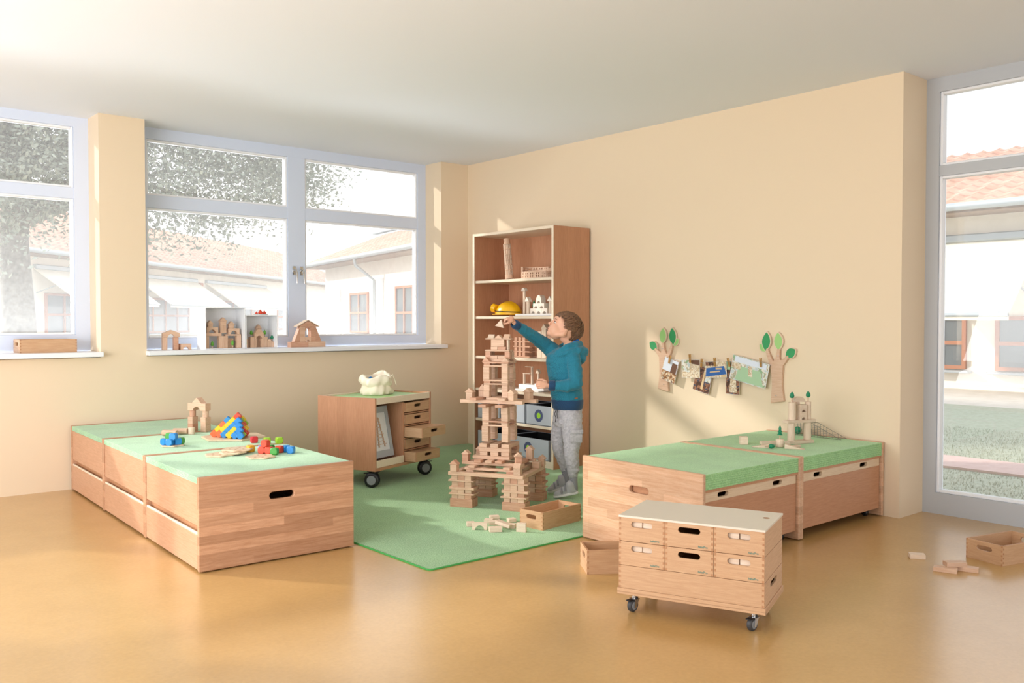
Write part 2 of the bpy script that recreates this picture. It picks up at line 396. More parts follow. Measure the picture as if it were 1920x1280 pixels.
# ============================================================ PLAY PLATFORMS
def slot_rim(g_, cx, cz, w_, h_, Mx, th, mat=0):
    pass
def felt_stack(g_, x0, y0, x1, y1, z0, z1, n):
    h = (z1 - z0) / n
    for i in range(n):
        e = .0035 if i % 2 else 0
        g_.box(((x0+x1)/2, (y0+y1)/2, z0 + h*(i+.5)), (x1-x0, y1-y0, h*.86), .001); g_.box(((x0+x1)/2, (y0+y1)/2, z0 + h*(i+.5)+(0 if i < n-1 else -h*.2)), (x1-x0-.006, y1-y0-.006, h*(1.0 if i < n-1 else .6)), 0)
LBW = .804
def left_module(Mx, Lm, label):
    root = thing('play_platform', label, 'platform', Mx, 'platforms with drawers along the left')
    for i, y in enumerate((.021, Lm)):
        g = G(); g.plate(rect(0, .006 if i == 0 else .004, LBW, .449), .021, [stad(.41, .322, .13, .036)], XZ(y), bev=.0025)
        g.obj('end_panel', 'staves_x', root)
    g = G(); g.box((.014, Lm/2, .3155), (.016, Lm-.046, .199), .002); g.obj('upper_panel', 'drawer_y', root)
    g = G(); g.box((.038, Lm/2, .2), (.012, Lm-.046, .07)); g.box((LBW-.014, Lm/2, .21), (.016, Lm-.046, .41), .002); g.box((LBW/2, Lm/2, .407), (LBW-.03, Lm-.046, .015)); g.obj('carcass', 'veneer_flat', root)
    g = G(); g.box((.011, Lm/2, .094), (.018, Lm-.05, .166), .003); g.box((.4, Lm/2, .02), (.76, Lm-.06, .01)); g.box((.4, .03, .09), (.76, .01, .13)); g.box((.4, Lm-.03, .09), (.76, .01, .13)); g.box((.77, Lm/2, .09), (.01, Lm-.06, .13))
    d = g.obj('drawer', 'drawer_y', root)
    g = G(); g.cyl((.012, .026, .178), (.012, Lm-.026, .178), .0075, n=12); g.obj('drawer_lip', 'edge_pale', d, smooth=40)
    g = G(); felt_stack(g, .003, .023, LBW-.004, Lm-.023, .4155, .4465, 5); g.obj('felt_mat', 'felt_lit', root)
    return root
base = T(-3.611, -2.63, 0, -.041)
Lm = .868
for i, lb in enumerate(('nearest of the three left play platforms, its striped end panel with hand slot',
                        'middle one of the three left play platforms, carrying the toy bead pyramid',
                        'farthest of the three left wooden play platforms, its end touching the window wall')):
    left_module(base @ T(0, i * Lm + .001, 0), Lm - .002, lb)

def caster(parent, Mx, R_=.03, wid=.02, mat='tyre', hub='hub', name='caster', twin=False, metal='chrome', top=.08):
    e = bpy.data.objects.new(name, None); COL.objects.link(e); e.parent = parent; e.matrix_local = Mx; e.empty_display_size = .02
    offs = (-wid*.62, wid*.62) if twin else (0,)
    g = G()
    for o_ in offs:
        g.lathe([(R_*.5, -wid/2), (R_*.86, -wid/2), (R_, -wid*.3), (R_, wid*.3), (R_*.86, wid/2), (R_*.5, wid/2)], 28, T(R_*.35, o_, R_, 0, PI/2))
    g.obj('wheel', mat, e, smooth=35)
    g = G()
    for o_ in offs: g.cyl((R_*.35, o_-wid*.55, R_), (R_*.35, o_+wid*.55, R_), R_*.62, n=24)
    g.obj('wheel_hub', hub, e, smooth=35)
    g = G(); g.cyl((0, 0, R_*1.6), (0, 0, top), R_*.33); g.box((0, 0, top-.002), (R_*1.7, R_*1.5, .004), .001)
    if twin: g.box((R_*.15, 0, R_*1.35), (R_*1.3, wid*.5, R_*1.0), R_*.3, seg=3); g.lathe([(R_*1.05, -wid*.3), (R_*1.08, 0), (R_*1.05, wid*.3)], 28, T(R_*.3, 0, R_*1.12, 0, PI/2))
    else:
        for s in (-1, 1): g.plate([(-R_*.5, R_*1.9), (R_*.4, R_*1.9), (R_*.62, R_*.8), (R_*.35, R_*.55), (R_*.05, R_*.8)], .003, (), T(0, s*(wid*.5+.004)+.0015, 0) @ XZ(0))
        g.box((-.002, 0, R_*1.92), (R_*1.1, wid+.014, .004), .001)
    g.obj('fork', metal, e, smooth=35)
    g = G(); g.box((R_*1.05, 0, R_*1.9), (R_*.9, wid*1.1, .006), .002, Mx=None); g.box((-R_*.3, 0, R_*2.15), (R_*.35, wid*1.2, R_*.5), .002); g.obj('brake_lever', 'black', e)
    return e

def right_platform(x0, x1, label, ztop=.449):
    y0, y1 = -4.10, -3.295
    root = thing('play_platform', label, 'platform', T(x0, y0, 0), 'platforms with roll boxes along the right')
    W_, D_ = x1-x0, y1-y0
    for i, x in enumerate((.022, W_)):
        g = G(); g.plate(rect(-D_, .006, 0, ztop), .022, [stad(-.402, .317, .13, .036)] if i == 0 else (), YZ(x), bev=.003)
        g.obj('end_panel', 'staves_y', root)
    g = G(); g.box((W_/2, D_/2, .361), (W_-.046, D_-.02, .014)); g.box((W_/2, D_-.012, .19), (W_-.046, .016, .34)); g.obj('carcass', 'veneer_flat', root)
    g = G(); felt_stack(g, .0235, .003, W_-.0235, D_-.003, .369, .446, 7); g.obj('felt_mat', 'felt', root)
    return root
right_platform(-1.765, -.917, 'nearer of the two right play platforms, its pale end panel facing the carpet')
right_platform(-.915, -.012, 'farther of the two right wooden play platforms under the toy gate with green trees')
def roll_box(x0, x1, zb, zt, label):
    root = thing('roll_box', label, 'storage box', T(x0, -4.085, 0), 'boxes on castors under the right platforms'); W_ = x1-x0; D_ = .70; H_ = zt-zb; bz = zt-.046
    g = G(); g.box((W_/2, .009, (zb+bz)/2), (W_, .018, bz-zb), .0015); g.box((.009, D_/2, (zb+zt)/2-.01), (.018, D_-.04, H_-.03)); g.box((W_-.009, D_/2, (zb+zt)/2-.01), (.018, D_-.04, H_-.03)); g.box((W_/2, D_-.009, (zb+zt)/2), (W_, .018, H_)); g.box((W_/2, D_/2, zb+.008), (W_-.04, D_-.04, .012))
    g.obj('box_body', 'drawer_x', root)
    g = G(); g.plate(rect(0, bz, W_, zt), .018, [stad(W_*.19, bz+.025, .086, .024), stad(W_*.78, bz+.025, .086, .024)], XZ(.018), bev=.0015); g.obj('handle_rail', 'pale_x', root)
    for x in (.06, W_-.05):
        for y in (.055, D_-.06): caster(root, T(x, y, 0, R(70)), .022, .022, 'black', 'tyre', metal='black', top=zb+.002)
    return root
roll_box(-1.738, -.944, .052, .354, 'orange-brown wheeled storage box under the nearer right platform, behind the box cabinet')
roll_box(-.888, -.04, .052, .354, 'orange-brown wheeled storage box under the farther right platform, below the toy gate')

# ============================================================ BOOKCASE
def bookcase():
    root = thing('bookcase', 'tall open beech bookcase with pale sunlit front edges against the right wall, behind the boy', 'bookcase', T(-.42, -.61, .006))
    # local: x 0..0.40 into the wall, y 0..-1.02
    D_, W_, H_ = .40, 1.02, 1.915
    for y in (-.011, -W_+.011):
        g = G(); g.box((D_/2+.003, y, H_/2), (D_-.006, .022, H_), .001); s_ = g.obj('side_panel', 'veneer_x', root)
        g = G(); g.box((.0015, y, H_/2), (.003, .0225, H_)); g.obj('front_edge', 'edge_pale', s_)
    g = G(); g.box((D_/2, -W_/2, H_-.011), (D_, W_-.044, .022), .001); g.obj('top_panel', 'edge_pale', root)
    g = G(); g.box((D_-.006, -W_/2, H_/2), (.006, W_-.044, H_-.03)); g.obj('back_panel', 'veneer', root)
    for i, z in enumerate((.055, .33, .59, .866, 1.207, 1.513)):
        g = G(); g.box((D_/2+.004, -W_/2, z-.011), (D_-.014, W_-.048, .022), .001, 0); g.obj('shelf_board', 'edge_pale', root)
    g = G(); g.box((.02, -W_/2, .018), (.018, W_-.046, .032)); g.obj('plinth', 'edge_pale', root)
bookcase()
def fabric_box(y0, y1, z0, z1, label):
    root = thing('fabric_box', label, 'storage box', T(-.405, y0, z0+.006), 'grey fabric boxes in the bookcase')
    W_ = abs(y1-y0); D_ = .33; H_ = z1-z0; t_ = .006
    g = G(); g.box((t_/2, -W_/2, H_/2), (t_, W_, H_), .002); g.box((D_-t_/2, -W_/2, H_/2), (t_, W_, H_), .002); g.box((D_/2, -t_/2, H_/2), (D_, t_, H_), .002); g.box((D_/2, -W_+t_/2, H_/2), (D_, t_, H_), .002); g.box((D_/2, -W_/2, .003), (D_, W_, .006))
    g.obj('box_body', 'greyfab', root)
    g = G(); g.box((t_+.001, -W_/2, H_/2), (.002, W_-.014, H_-.006)); g.box((D_-t_-.001, -W_/2, H_/2), (.002, W_-.014, H_-.006)); g.box((D_/2, -t_-.001, H_/2), (D_-.014, .002, H_-.006)); g.box((D_/2, -W_+t_+.001, H_/2), (D_-.014, .002, H_-.006)); g.box((D_/2, -W_/2, .008), (D_-.016, W_-.016, .002))
    g.obj('lining', 'darkfab', root)
    ring = [(0, .0), (.0, .0)]
    r1 = min(H_, .16)*.31
    circ = lambda r_, n=32: [( -W_/2*-1*0 + r_*math.cos(2*PI*i/n) , r_*math.sin(2*PI*i/n)) for i in range(n)]
    mx = T(0, -W_/2, H_*.5) @ YZ(0)
    g = G(); g.plate(circ(r1), .0012, [circ(r1*.48)], mx); g.obj('ring_emblem', 'navy', root)['label'] = 'slate blue ring print'
    g = G(); g.plate(circ(r1*.46), .0012, (), mx); g.obj('dot_emblem', 'lime', root)['label'] = 'lime green dot print'
fabric_box(-.66, -.96, .331, .49, 'light grey fabric box at the left end of the second-lowest shelf')
fabric_box(-.975, -1.275, .331, .49, 'light grey fabric box in the middle of the second-lowest shelf')
fabric_box(-1.295, -1.595, .331, .49, 'light grey fabric box with ring print on the second-lowest shelf, beside the boy')
fabric_box(-.66, -1.05, .056, .222, 'wide light grey fabric box on the bottom shelf, left half behind the tower')
fabric_box(-1.07, -1.565, .056, .222, 'wide light grey fabric box with ring print on the bottom shelf, right half')

# ============================================================ TROLLEY
TR = T(-1.895, -1.395, .006, .35)
def trolley():
    root = thing('toy_trolley', 'beech trolley on four large castors with five drawers and a green top', 'trolley', TR)
    W_, D_, Z0, Z1 = .683, .52, .118, .63
    g = G(); g.box((.009, D_/2, (Z0+Z1)/2), (.018, D_, Z1-Z0), .0015); g.obj('side_panel', 'veneer_x' if False else 'veneer', root)
    g = G(); g.box((W_-.009, D_/2, (Z0+Z1)/2), (.018, D_, Z1-Z0), .0015); g.obj('side_panel', 'veneer', root)
    g = G(); g.box((W_/2, D_/2, Z0+.01), (W_-.036, D_-.004, .02)); g.obj('bottom_panel', 'veneer_flat', root)
    g = G(); g.box((W_/2, D_-.008, (Z0+Z1)/2), (W_-.036, .014, Z1-Z0-.004)); g.obj('back_panel', 'veneer', root)
    g = G(); g.box((W_*.515, D_/2, (Z0+Z1)/2-.02), (.018, D_-.03, Z1-Z0-.07), .001); g.obj('divider', 'veneer', root)
    g = G(); g.box((W_/2, .008, Z1-.024), (W_-.036, .015, .044), .001); g.box((W_/2, D_-.024, Z1-.008), (W_-.036, .015, .014), .001); g.obj('top_rail', 'edge_pale', root)
    g = G(); g.box((W_/2, D_/2, Z1-.016), (W_-.036, D_-.05, .008)); g.obj('green_top', 'greenmat', root)['label'] = 'pale green inlaid top'
    g = G(); g.box((.018+(.515*W_-.027)/2, .012, Z0+.046), (.515*W_-.027, .014, .05), .001); g.obj('front_ledge', 'edge_pale', root)
    x0, x1 = W_*.515+.012, W_-.021; w_ = x1-x0
    for i, out in enumerate((0, 0, .150, 0, .095)):
        zb = Z1-.052-.078-i*.0895; h_ = .07
        dr = bpy.data.objects.new('drawer', None); COL.objects.link(dr); dr.parent = root; dr.matrix_local = T(x0, -out+.003, zb)
        g = G(); g.plate(rect(0, 0, w_, h_), .010, [stad(w_/2, h_*.62, .085, .022)], XZ(.010), side=1, hole=0, bev=.001); g.obj('drawer_front', ['crate', 'endgrain'], dr)
        g = G(); g.box((.004, .19, h_/2), (.008, .36, h_), .001, 0); g.box((w_-.004, .19, h_/2), (.008, .36, h_), .001, 0); g.box((w_/2, .366, h_/2), (w_, .008, h_)); g.box((w_/2, .19, .004), (w_-.016, .35, .005))
        if out: g.box((w_/2, .19, h_-.003), (w_-.016, .35, .004))
        g.obj('drawer_tray', 'crate_y', dr)
        if i < 4:
            g = G(); g.box(((x0+x1)/2, .19, zb-.0105), (w_+.012, .36, .007), 0); g.obj('runner_shelf', 'veneer_flat', root)
    for x, y, a in ((.045, .04, 112), (W_-.045, .05, -30), (.05, D_-.05, 150), (W_-.05, D_-.05, 20)):
        caster(root, T(x, y, 0, R(a)), .052, .022, 'black', 'hub', twin=True, metal='black', top=.118)
trolley()
# framed picture leaning in the trolley
root = thing('framed_picture', 'tall pale grey framed picture of a block tower leaning inside the trolley', 'picture', TR @ T(.03, .075, .190, 0, R(-11)))
g = G(); g.plate(rect(0, 0, .275, .365), .012, [rect(.03, .05, .245, .32)], XZ(.0)); g.obj('frame', 'frame_grey', root)
g = G(); g.box((.1375, -.002, .185), (.25, .004, .30)); g.obj('backing', 'paperwhite', root)
g = G(); y = -.0065; 
for k in range(9):
    for j in (0, 1):
        s_ = .013 + .0035*k; xx = .150 + k*.001; g.box((xx + (j-.5)*s_*1.6, y, .275-k*.024), (.013, .002, .019))
    g.box((xx, y-.0005, .286-k*.024), (s_*2.6 if k % 3 == 2 else s_*1.7, .002, .004))
g.obj('tower_print', 'block', root)['label'] = 'printed tower of beech blocks'

# ============================================================ CRATES
def fingers(w_, h_, t_, n, ph):
    """outline whose two vertical ends carry alternating joint fingers of depth t_"""
    p = []; s = h_/n
    for i in range(n):
        x = w_ if (i + ph) % 2 else w_-t_
        p += [(x, i*s), (x, (i+1)*s)]
    for i in reversed(range(n)):
        x = 0 if (i + ph) % 2 else t_
        p += [(x, (i+1)*s), (x, i*s)]
    q = []
    for a in p:
        if not q or (abs(q[-1][0]-a[0]) + abs(q[-1][1]-a[1])) > 1e-7: q.append(a)
    return q
def crate(Mx, W_, D_, H_, label, group, n=7, slots='ends', t_=.010, logo=False, sw=.42, name='wooden_crate', mat='crate', matd='crate_y', hz=.66):
    """local x 0..W_, y 0..D_; front faces -y. slots: 'front' = slot in the -y face, 'ends' = in the y faces, 'sides' = in the x faces"""
    root = thing(name, label, 'crate', Mx, group)
    hl = [stad(W_/2, H_*hz, W_*sw, min(.03, H_*.24))]; hd = [stad(D_/2, H_*hz, D_*sw if slots == 'sides' else D_*.3, min(.03, H_*.24))]
    for y in (t_, D_):
        g = G(); g.plate(fingers(W_, H_, t_, n, 0), t_, hl if (slots == 'ends' or (slots == 'front' and y == t_)) else (), XZ(y), side=1, hole=0, bev=.0006); g.obj('end_board', [mat, 'endgrain'], root)
    for x in (t_, W_):
        g = G(); g.plate([(a-D_, b) for a, b in fingers(D_, H_, t_, n, 1)], t_, [[(a-D_, b) for a, b in hd[0]]] if slots == 'sides' else (), YZ(x), side=1, hole=0, bev=.0006); g.obj('side_board', [matd, 'endgrain'], root)
    g = G(); g.box((W_/2, D_/2, .006), (W_-2*t_-.001, D_-2*t_-.001, .006)); g.obj('bottom_board', matd, root)
    if logo:
        cu = bpy.data.curves.new('logo', 'FONT'); cu.body = 'habaPro'; cu.size = .0115; cu.extrude = .0002; cu.align_x = 'RIGHT'; cu.offset = .0002
        to = bpy.data.objects.new('logo', cu); COL.objects.link(to); dg = bpy.context.evaluated_depsgraph_get()
        me = bpy.data.meshes.new_from_object(to.evaluated_get(dg)); bpy.data.objects.remove(to); me.materials.clear(); me.materials.append(M['teal_print'])
        link('logo_print', me, root, T(W_-.022, -.0002, .008, 0, PI/2))
    return root
CB = T(-2.528, -4.265, 0, -1.191)
cw, cd = .579, .335
lb = {(0, 0): 'small crate in the upper row of the rolling cabinet, left end', (1, 0): 'small crate in the upper row of the rolling cabinet, middle one with a dark slot', (2, 0): 'small crate in the upper row of the rolling cabinet, right end',
      (0, 1): 'small crate in the second row of the rolling cabinet, left end', (1, 1): 'small crate in the second row of the rolling cabinet, middle one with a dark slot', (2, 1): 'small crate in the second row of the rolling cabinet, right end, with flecked front'}
for (i, j), l in lb.items():
    crate(CB @ T(i*cw/3+.0007, 0, .293-j*.0975+.0005), cw/3-.0014, cd, .0955, l, 'small finger-jointed crates of the rolling cabinet', n=9, slots='front', logo=True, sw=.46, t_=.009, hz=.72)
crate(CB @ T(0, 0, .103), cw, cd, .0915, 'long low crate with side slots under the two rows of small crates', None, n=9, slots='sides', sw=.36)
g = G()
circ = lambda cx, cy, r_, n=24: [(cx+r_*math.cos(2*PI*i/n), cy+r_*math.sin(2*PI*i/n)) for i in range(n)]
g.plate(rect(0, -.002, cw+.002, cd), .008, [circ(cw-.040, .215, .014)], T(0, 0, 0), hole=1)
l = g.obj('cabinet_lid', ['ply', 'endgrain'], None, CB @ T(0, 0, .3885)); tag(l, 'flat pale lid with a round finger hole lying on top of the rolling cabinet', 'lid')
root = thing('dolly', 'beech rolling base on four small castors under the stacked crates', 'dolly', CB)
g = G(); g.box((cw/2, cd/2, .094), (cw+.010, cd+.006, .017), .001); g.box((cw/2, -.003+.008, .083), (cw+.010, .016, .012), .001); g.box((cw/2, cd-.005, .083), (cw+.01, .016, .012)); g.box((.003, cd/2, .083), (.016, cd, .012)); g.box((cw-.003, cd/2, .083), (.016, cd, .012)); g.obj('base_board', 'crate', root)
for x, y, a in ((.05, .045, 250), (cw-.05, .045, 250), (.05, cd-.05, 200), (cw-.05, cd-.05, 160)):
    caster(root, T(x, y, 0, R(a)), .026, .020, 'tyre', 'hub', top=.080)
crate(T(-1.86, -2.888, .006, -1.451), .172, .344, .100, 'open finger-jointed crate standing on the green carpet beside the boy', 'loose open crates', n=9)
crate(T(-2.246, -3.807, 0, R(-34.5)), .344, .172, .112, 'open finger-jointed crate on the ochre floor behind the left corner of the rolling cabinet', 'loose open crates', n=9, slots='sides')
crate(T(-.635, -5.006, 0, 1.316) @ T(0, -.344, 0), .197, .344, .097, 'open finger-jointed crate on the floor at the right edge of the picture', 'loose open crates', n=9)
crate(T(-3.80, .04, .955, 0), .36, .19, .092, 'long closed-sided crate standing on the far left window sill', 'loose open crates', n=9, slots='sides')
# ============================================================ TOY BLOCKS
_bc = {}
M['block_z'] = wood('beech_block_upright', 'DCBCA2', 'CBA387', 2, .55, .08)
M['pale_z'] = wood('beech_pale_upright', 'E6D2BE', 'D9BFA6', 2, .55, .05)
def bmesh_of(kind, w_, d_, h_, mat):
    """base centred at the origin, standing on z=0"""
    key = (kind, round(w_, 4), round(d_, 4), round(h_, 4), mat)
    if key in _bc: return _bc[key]
    g = G(); e = min(.0012, h_*.12); X = XZ(d_/2)
    if kind == 'box': g.box((0, 0, h_/2), (w_, d_, h_), e)
    elif kind == 'roof': g.plate([(-w_/2, 0), (w_/2, 0), (0, h_)], d_, (), X, bev=e)
    elif kind == 'wedge': g.plate([(-w_/2, 0), (w_/2, 0), (-w_/2, h_)], d_, (), X, bev=e)
    elif kind == 'arch':
        r = w_*.30; a = [(r*math.cos(PI - PI*i/12), r*math.sin(PI*i/12)) for i in range(13)]
        g.plate([(-w_/2, 0)] + a + [(w_/2, 0), (w_/2, h_), (-w_/2, h_)], d_, (), X, bev=0)
    elif kind == 'roofarch':
        r = w_*.2; a = [(r*math.cos(PI - PI*i/12), r*math.sin(PI*i/12)) for i in range(13)]
        g.plate([(-w_/2, 0)] + a + [(w_/2, 0), (w_/2, h_*.55), (w_*.28, h_*.55) if 0 else (w_/2, h_*.56), (0, h_), (-w_/2, h_*.56)], d_, (), X)
    elif kind == 'half': g.plate([(w_/2*math.cos(PI*i/14), h_*math.sin(PI*i/14)) for i in range(15)], d_, (), X)
    elif kind == 'cyl': g.lathe([(w_/2-e, 0), (w_/2, e), (w_/2, h_-e), (w_/2-e, h_)], 24)
    me = g.mesh({'box': 'block', 'roof': 'roof_block', 'wedge': 'wedge_block', 'arch': 'arch_block', 'roofarch': 'arch_block', 'half': 'half_round_block', 'cyl': 'round_block'}[kind], mat, 30 if kind in ('cyl', 'arch', 'half', 'roofarch') else 0)
    _bc[key] = me; return me
BN = {'box': 'toy_block', 'roof': 'roof_block', 'wedge': 'wedge_block', 'arch': 'arch_block', 'roofarch': 'gable_arch_block', 'half': 'half_round_block', 'cyl': 'round_block'}
class Site:
    def __init__(s, Mx, group, mats, where): s.M, s.g, s.m, s.w, s.n = Mx, group, mats, where, 0
    def __call__(s, kind, x, y, z, w_, d_, h_, label, rz=0, rx=0, ry=0, mat=None, name=None, jit=.0):
        mat = mat or random.choice(s.m)
        if h_ > max(w_, d_)*1.15 and mat in ('block', 'block_pale'): mat = {'block': 'block_z', 'block_pale': 'pale_z'}[mat]
        me = bmesh_of(kind, w_, d_, h_, mat)
        if name is None: name = 'toy_plank' if kind == 'box' and min(h_, d_) < .5*max(h_, d_) and w_ > 2.2*h_ and h_ < .02 else BN[kind]
        if kind == 'box' and jit: rz += random.uniform(-jit, jit)
        o = link(name, me, None, s.M @ T(x, y, z, rz, rx, ry))
        tag(o, label + s.w, 'toy block', s.g); s.n += 1; return o

# ------------------------------------------------------------ the big tower on the carpet
TW = T(-1.53, -2.31, .006, R(-60.5))
B = Site(TW, 'beech blocks of the tall tower', ['block', 'block', 'block_red', 'block'], ' of the tower')
J = .02; CO = ('lowest', 'second', 'third', 'top')
side = lambda x, y: ('front' if y < 0 else 'back') + '-' + ('left' if x < 0 else 'right')
for sx in (-1, 1):
    for sy in (-1, 1):
        cx, cy = sx*.175, sy*.175; s_ = side(sx, sy) + ' leg'
        for k, dy in enumerate((-.0235, .0235)):
            B('box', cx, cy+dy, 0, .152, .045, .052, f'large base block under the {s_}, ' + ('front one' if k == 0 else 'rear one'), mat='block_red')
        z = .0525
        for ci, (hb, hp) in enumerate(((.0245, .009), (.023, .015), (.035, .009), (.030, 0))):
            for k in range(3):
                B('box', cx+(k-1)*.0455+random.uniform(-.001, .001), cy+random.uniform(-.004, .004), z, .0430, .082, hb, f'{("left","middle","right")[k]} block in the {CO[ci]} course of the {s_}', jit=.008)
            z += hb + .0003
            if hp:
                for k, dy in enumerate((-.024, .024)):
                    B('box', cx+random.uniform(-.008, .008), cy+dy, z, .172, .044, hp, f'{("front","rear")[k]} plank over the {CO[ci]} course of the {s_}', jit=J)
                z += hp + .0003
ZA = z
def house(x, y, z, w_, where, rz=0, hw=.045):
    B('box', x, y, z, w_, w_, hw, 'cube of the house ' + where, rz)
    B('roof', x, y, z+hw+.0003, w_*1.42, w_*1.06, w_*.62, 'pointed roof of the house ' + where, rz)
def four(fn):
    for sx in (-1, 1):
        for sy in (-1, 1): fn(sx, sy, side(sx, sy))
# level A
B('box', -.012, -.205, ZA, .50, .040, .022, 'long front beam across the legs'); B('box', 0, .205, ZA, .47, .040, .022, 'long rear beam across the legs')
B('box', .222, .0, ZA, .365, .040, .022, 'long right beam across the legs', PI/2); B('box', -.222, .0, ZA, .365, .040, .022, 'long left beam across the legs', PI/2)
z = ZA+.0225
house(-.225, -.205, z, .044, 'at the front-left beam corner'); house(.195, -.200, z, .044, 'at the front-right beam corner', PI/2+.1)
house(.222, .195, z, .040, 'at the rear-right beam corner'); house(-.222, .195, z, .040, 'at the rear-left beam corner')
B('box', .222, .09, z, .05, .04, .04, 'block on the right beam')
four(lambda sx, sy, s_: B('box', sx*.135, sy*.205 if 0 else sy*.15, ZA-.0, .05, .05, .03, f'{s_} spacer block inside the beam ring', jit=J))
four(lambda sx, sy, s_: None)
z = ZA+.0305
for sy in (-1, 1): B('box', 0, sy*.15, z, .345, .042, .014, ('front' if sy < 0 else 'rear') + ' beam of the second ring', jit=J*.5)
for sx in (-1, 1): B('box', sx*.152, 0, z, .25, .036, .014, ('left' if sx < 0 else 'right') + ' beam of the second ring', PI/2)
z += .0145
four(lambda sx, sy, s_: B('box', sx*.118, sy*.15, z, .045, .085, .014, f'{s_} short plank on the second ring', jit=J))
z += .0145
for sy in (-1, 1): B('box', 0, sy*.118, z, .41, .04, .018, ('front' if sy < 0 else 'rear') + ' beam of the third ring')
B('box', .148, 0, z, .19, .04, .018, 'right beam of the third ring', PI/2); B('box', -.148, 0, z, .19, .04, .018, 'left beam of the third ring', PI/2)
zc = z+.0185
house(-.182, -.118, zc, .040, 'on the left end of the third ring'); house(.170, -.118, zc, .040, 'on the right end of the third ring', .5); house(.172, .10, zc, .042, 'at the rear-right of the third ring', 0, .06)
house(-.175, .10, zc, .040, 'at the rear-left of the third ring')
for k, x in enumerate((-.085, -.012, .055)):
    for sy in (-1, 1): B('box', x, sy*.105, zc, .045, .13, .016, f'{("left","middle","right")[k]} cross plank at the {"front" if sy<0 else "rear"} of the fourth ring', jit=J)
z = zc+.0165
for sy in (-1, 1): B('box', -.015, sy*.095, z, .25, .042, .020, ('front' if sy < 0 else 'rear') + ' beam of the fifth ring')
for sx in (-1, 1): B('box', sx*.1-.015, 0, z, .146, .04, .02, ('left' if sx < 0 else 'right') + ' beam of the fifth ring', PI/2)
z += .0205
for k in range(3):
    for sy in (-1, 1): B('box', (k-1)*.073, sy*.072, z, .052, .05, .024, f'{("left","middle","right")[k]} block, {"front" if sy<0 else "rear"} row above the fifth ring', jit=J)
z += .0245
for sy in (-1, 1): B('box', 0, sy*.076, z, .205, .036, .026, ('front' if sy < 0 else 'rear') + ' thick beam above the block row')
z += .0265
for k in range(3): B('box', (k-1)*.076, -.004, z, .052, .19, .024, f'{("left","middle","right")[k]} thick cross block under the columns', jit=J*.5)
z += .0245
def columns(z, h, hx, hy, w_, nm, n=2, solid=False):
    for sx in (-1, 1):
        for sy in (-1, 1):
            for k in range(n):
                B('box', sx*hx+random.uniform(-.0012, .0012), sy*hy, z+k*h/n, w_, w_, h/n-.0003, f'{side(sx,sy)} column block of {nm}, {"lower" if k==0 else "upper"}', mat='block', jit=.015)
def planks(z, L, hy, nm, w_=.036, h_=.010, cross=True):
    for sy in (-1, 1): B('box', 0, sy*hy, z, L, w_, h_, f'{"front" if sy<0 else "rear"} thin plank {nm}', jit=.012)
    if cross:
        for sx in (-1, 1): B('box', sx*(L/2-.02), 0, z, 2*hy-w_-.002, .03, h_, f'{"left" if sx<0 else "right"} thin plank {nm}', PI/2)
def spacers(z, hx, hy, h, nm):
    four(lambda sx, sy, s_: B('box', sx*hx, sy*hy, z, .044, .034, h, f'{s_} spacer {nm}', jit=.02))
z0 = .402
columns(z0, .098, .068, .064, .044, 'the first storey'); z = z0+.098
planks(z, .172, .066, 'over the first storey'); spacers(z+.0103, .064, .066, .014, 'over the first storey'); planks(z+.0246, .172, .066, 'on the spacers over the first storey'); z += .0349
columns(z, .088, .064, .062, .046, 'the second storey'); z += .088
for k, x in enumerate((-.07, .045)): B('box', x, -.02, z, .052, .23, .018, f'{("left","right")[k]} cross plank poking forward under the wide platform', jit=J)
z = .6445
for sy in (-1, 1): B('box', -.028 if sy < 0 else .055, sy*.062, z, .425 if sy < 0 else .36, .046, .022, ('front' if sy < 0 else 'rear') + ' long beam of the wide platform')
z += .0225
house(-.178, -.062, z, .044, 'on the left end of the wide platform'); house(.118, -.078, z, .044, 'on the right front of the wide platform', -.3); house(.176, .062, z, .044, 'on the right rear of the wide platform', -.3)
B('box', -.118, -.085, z, .05, .10, .016, 'pale plank poking forward on the left of the wide platform', -.25); B('box', .058, -.10, z, .05, .05, .016, 'pale plank poking forward on the right of the wide platform')
for sy in (-1, 1): B('box', -.01, sy*.052, z, .115, .03, .016, ('front' if sy < 0 else 'rear') + ' low strip under the third storey')
B('box', -.115, .0, z, .044, .044, .055, 'tall block of the side house left of the third storey'); B('roof', -.108, .0, z+.0553, .066, .06, .042, 'big roof of the side house left of the third storey', PI*.0)
z2 = z+.0003
columns(z2+.016, .080, .062, .052, .040, 'the third storey'); z = z2+.096
planks(z, .165, .052, 'over the third storey'); spacers(z+.0103, .06, .052, .012, 'over the third storey'); planks(z+.0226, .17, .054, 'on the spacers over the third storey', cross=False); z += .0329
columns(z, .082, .062, .054, .042, 'the fourth storey'); z += .082
planks(z, .165, .054, 'over the fourth storey'); spacers(z+.0103, .06, .054, .011, 'over the fourth storey'); planks(z+.0216, .175, .058, 'on the spacers over the fourth storey'); z += .0319
four(lambda sx, sy, s_: B('roof', sx*.066, sy*.058, z, .056, .034, .028, f'{s_} small pointed roof above the fourth storey'))
z += .0
B('box', 0, -.018, z, .10, .036, .016, 'front floor block of the top room'); B('box', 0, .026, z, .10, .036, .016, 'rear floor block of the top room'); z += .0163
for k, x in enumerate((-.026, .026)): B('box', x, -.022, z, .05, .03, .022, f'{("left","right")[k]} low wall block of the top room')
for sx in (-1, 1): B('box', sx*.066, -.02, z, .034, .036, .048, f'{"left" if sx<0 else "right"} wall block of the top room')
B('box', -.066, .028, z, .034, .036, .048, 'rear-left wall block of the top room'); B('box', .066, .028, z, .034, .036, .048, 'rear-right wall block of the top room')
z += .0483
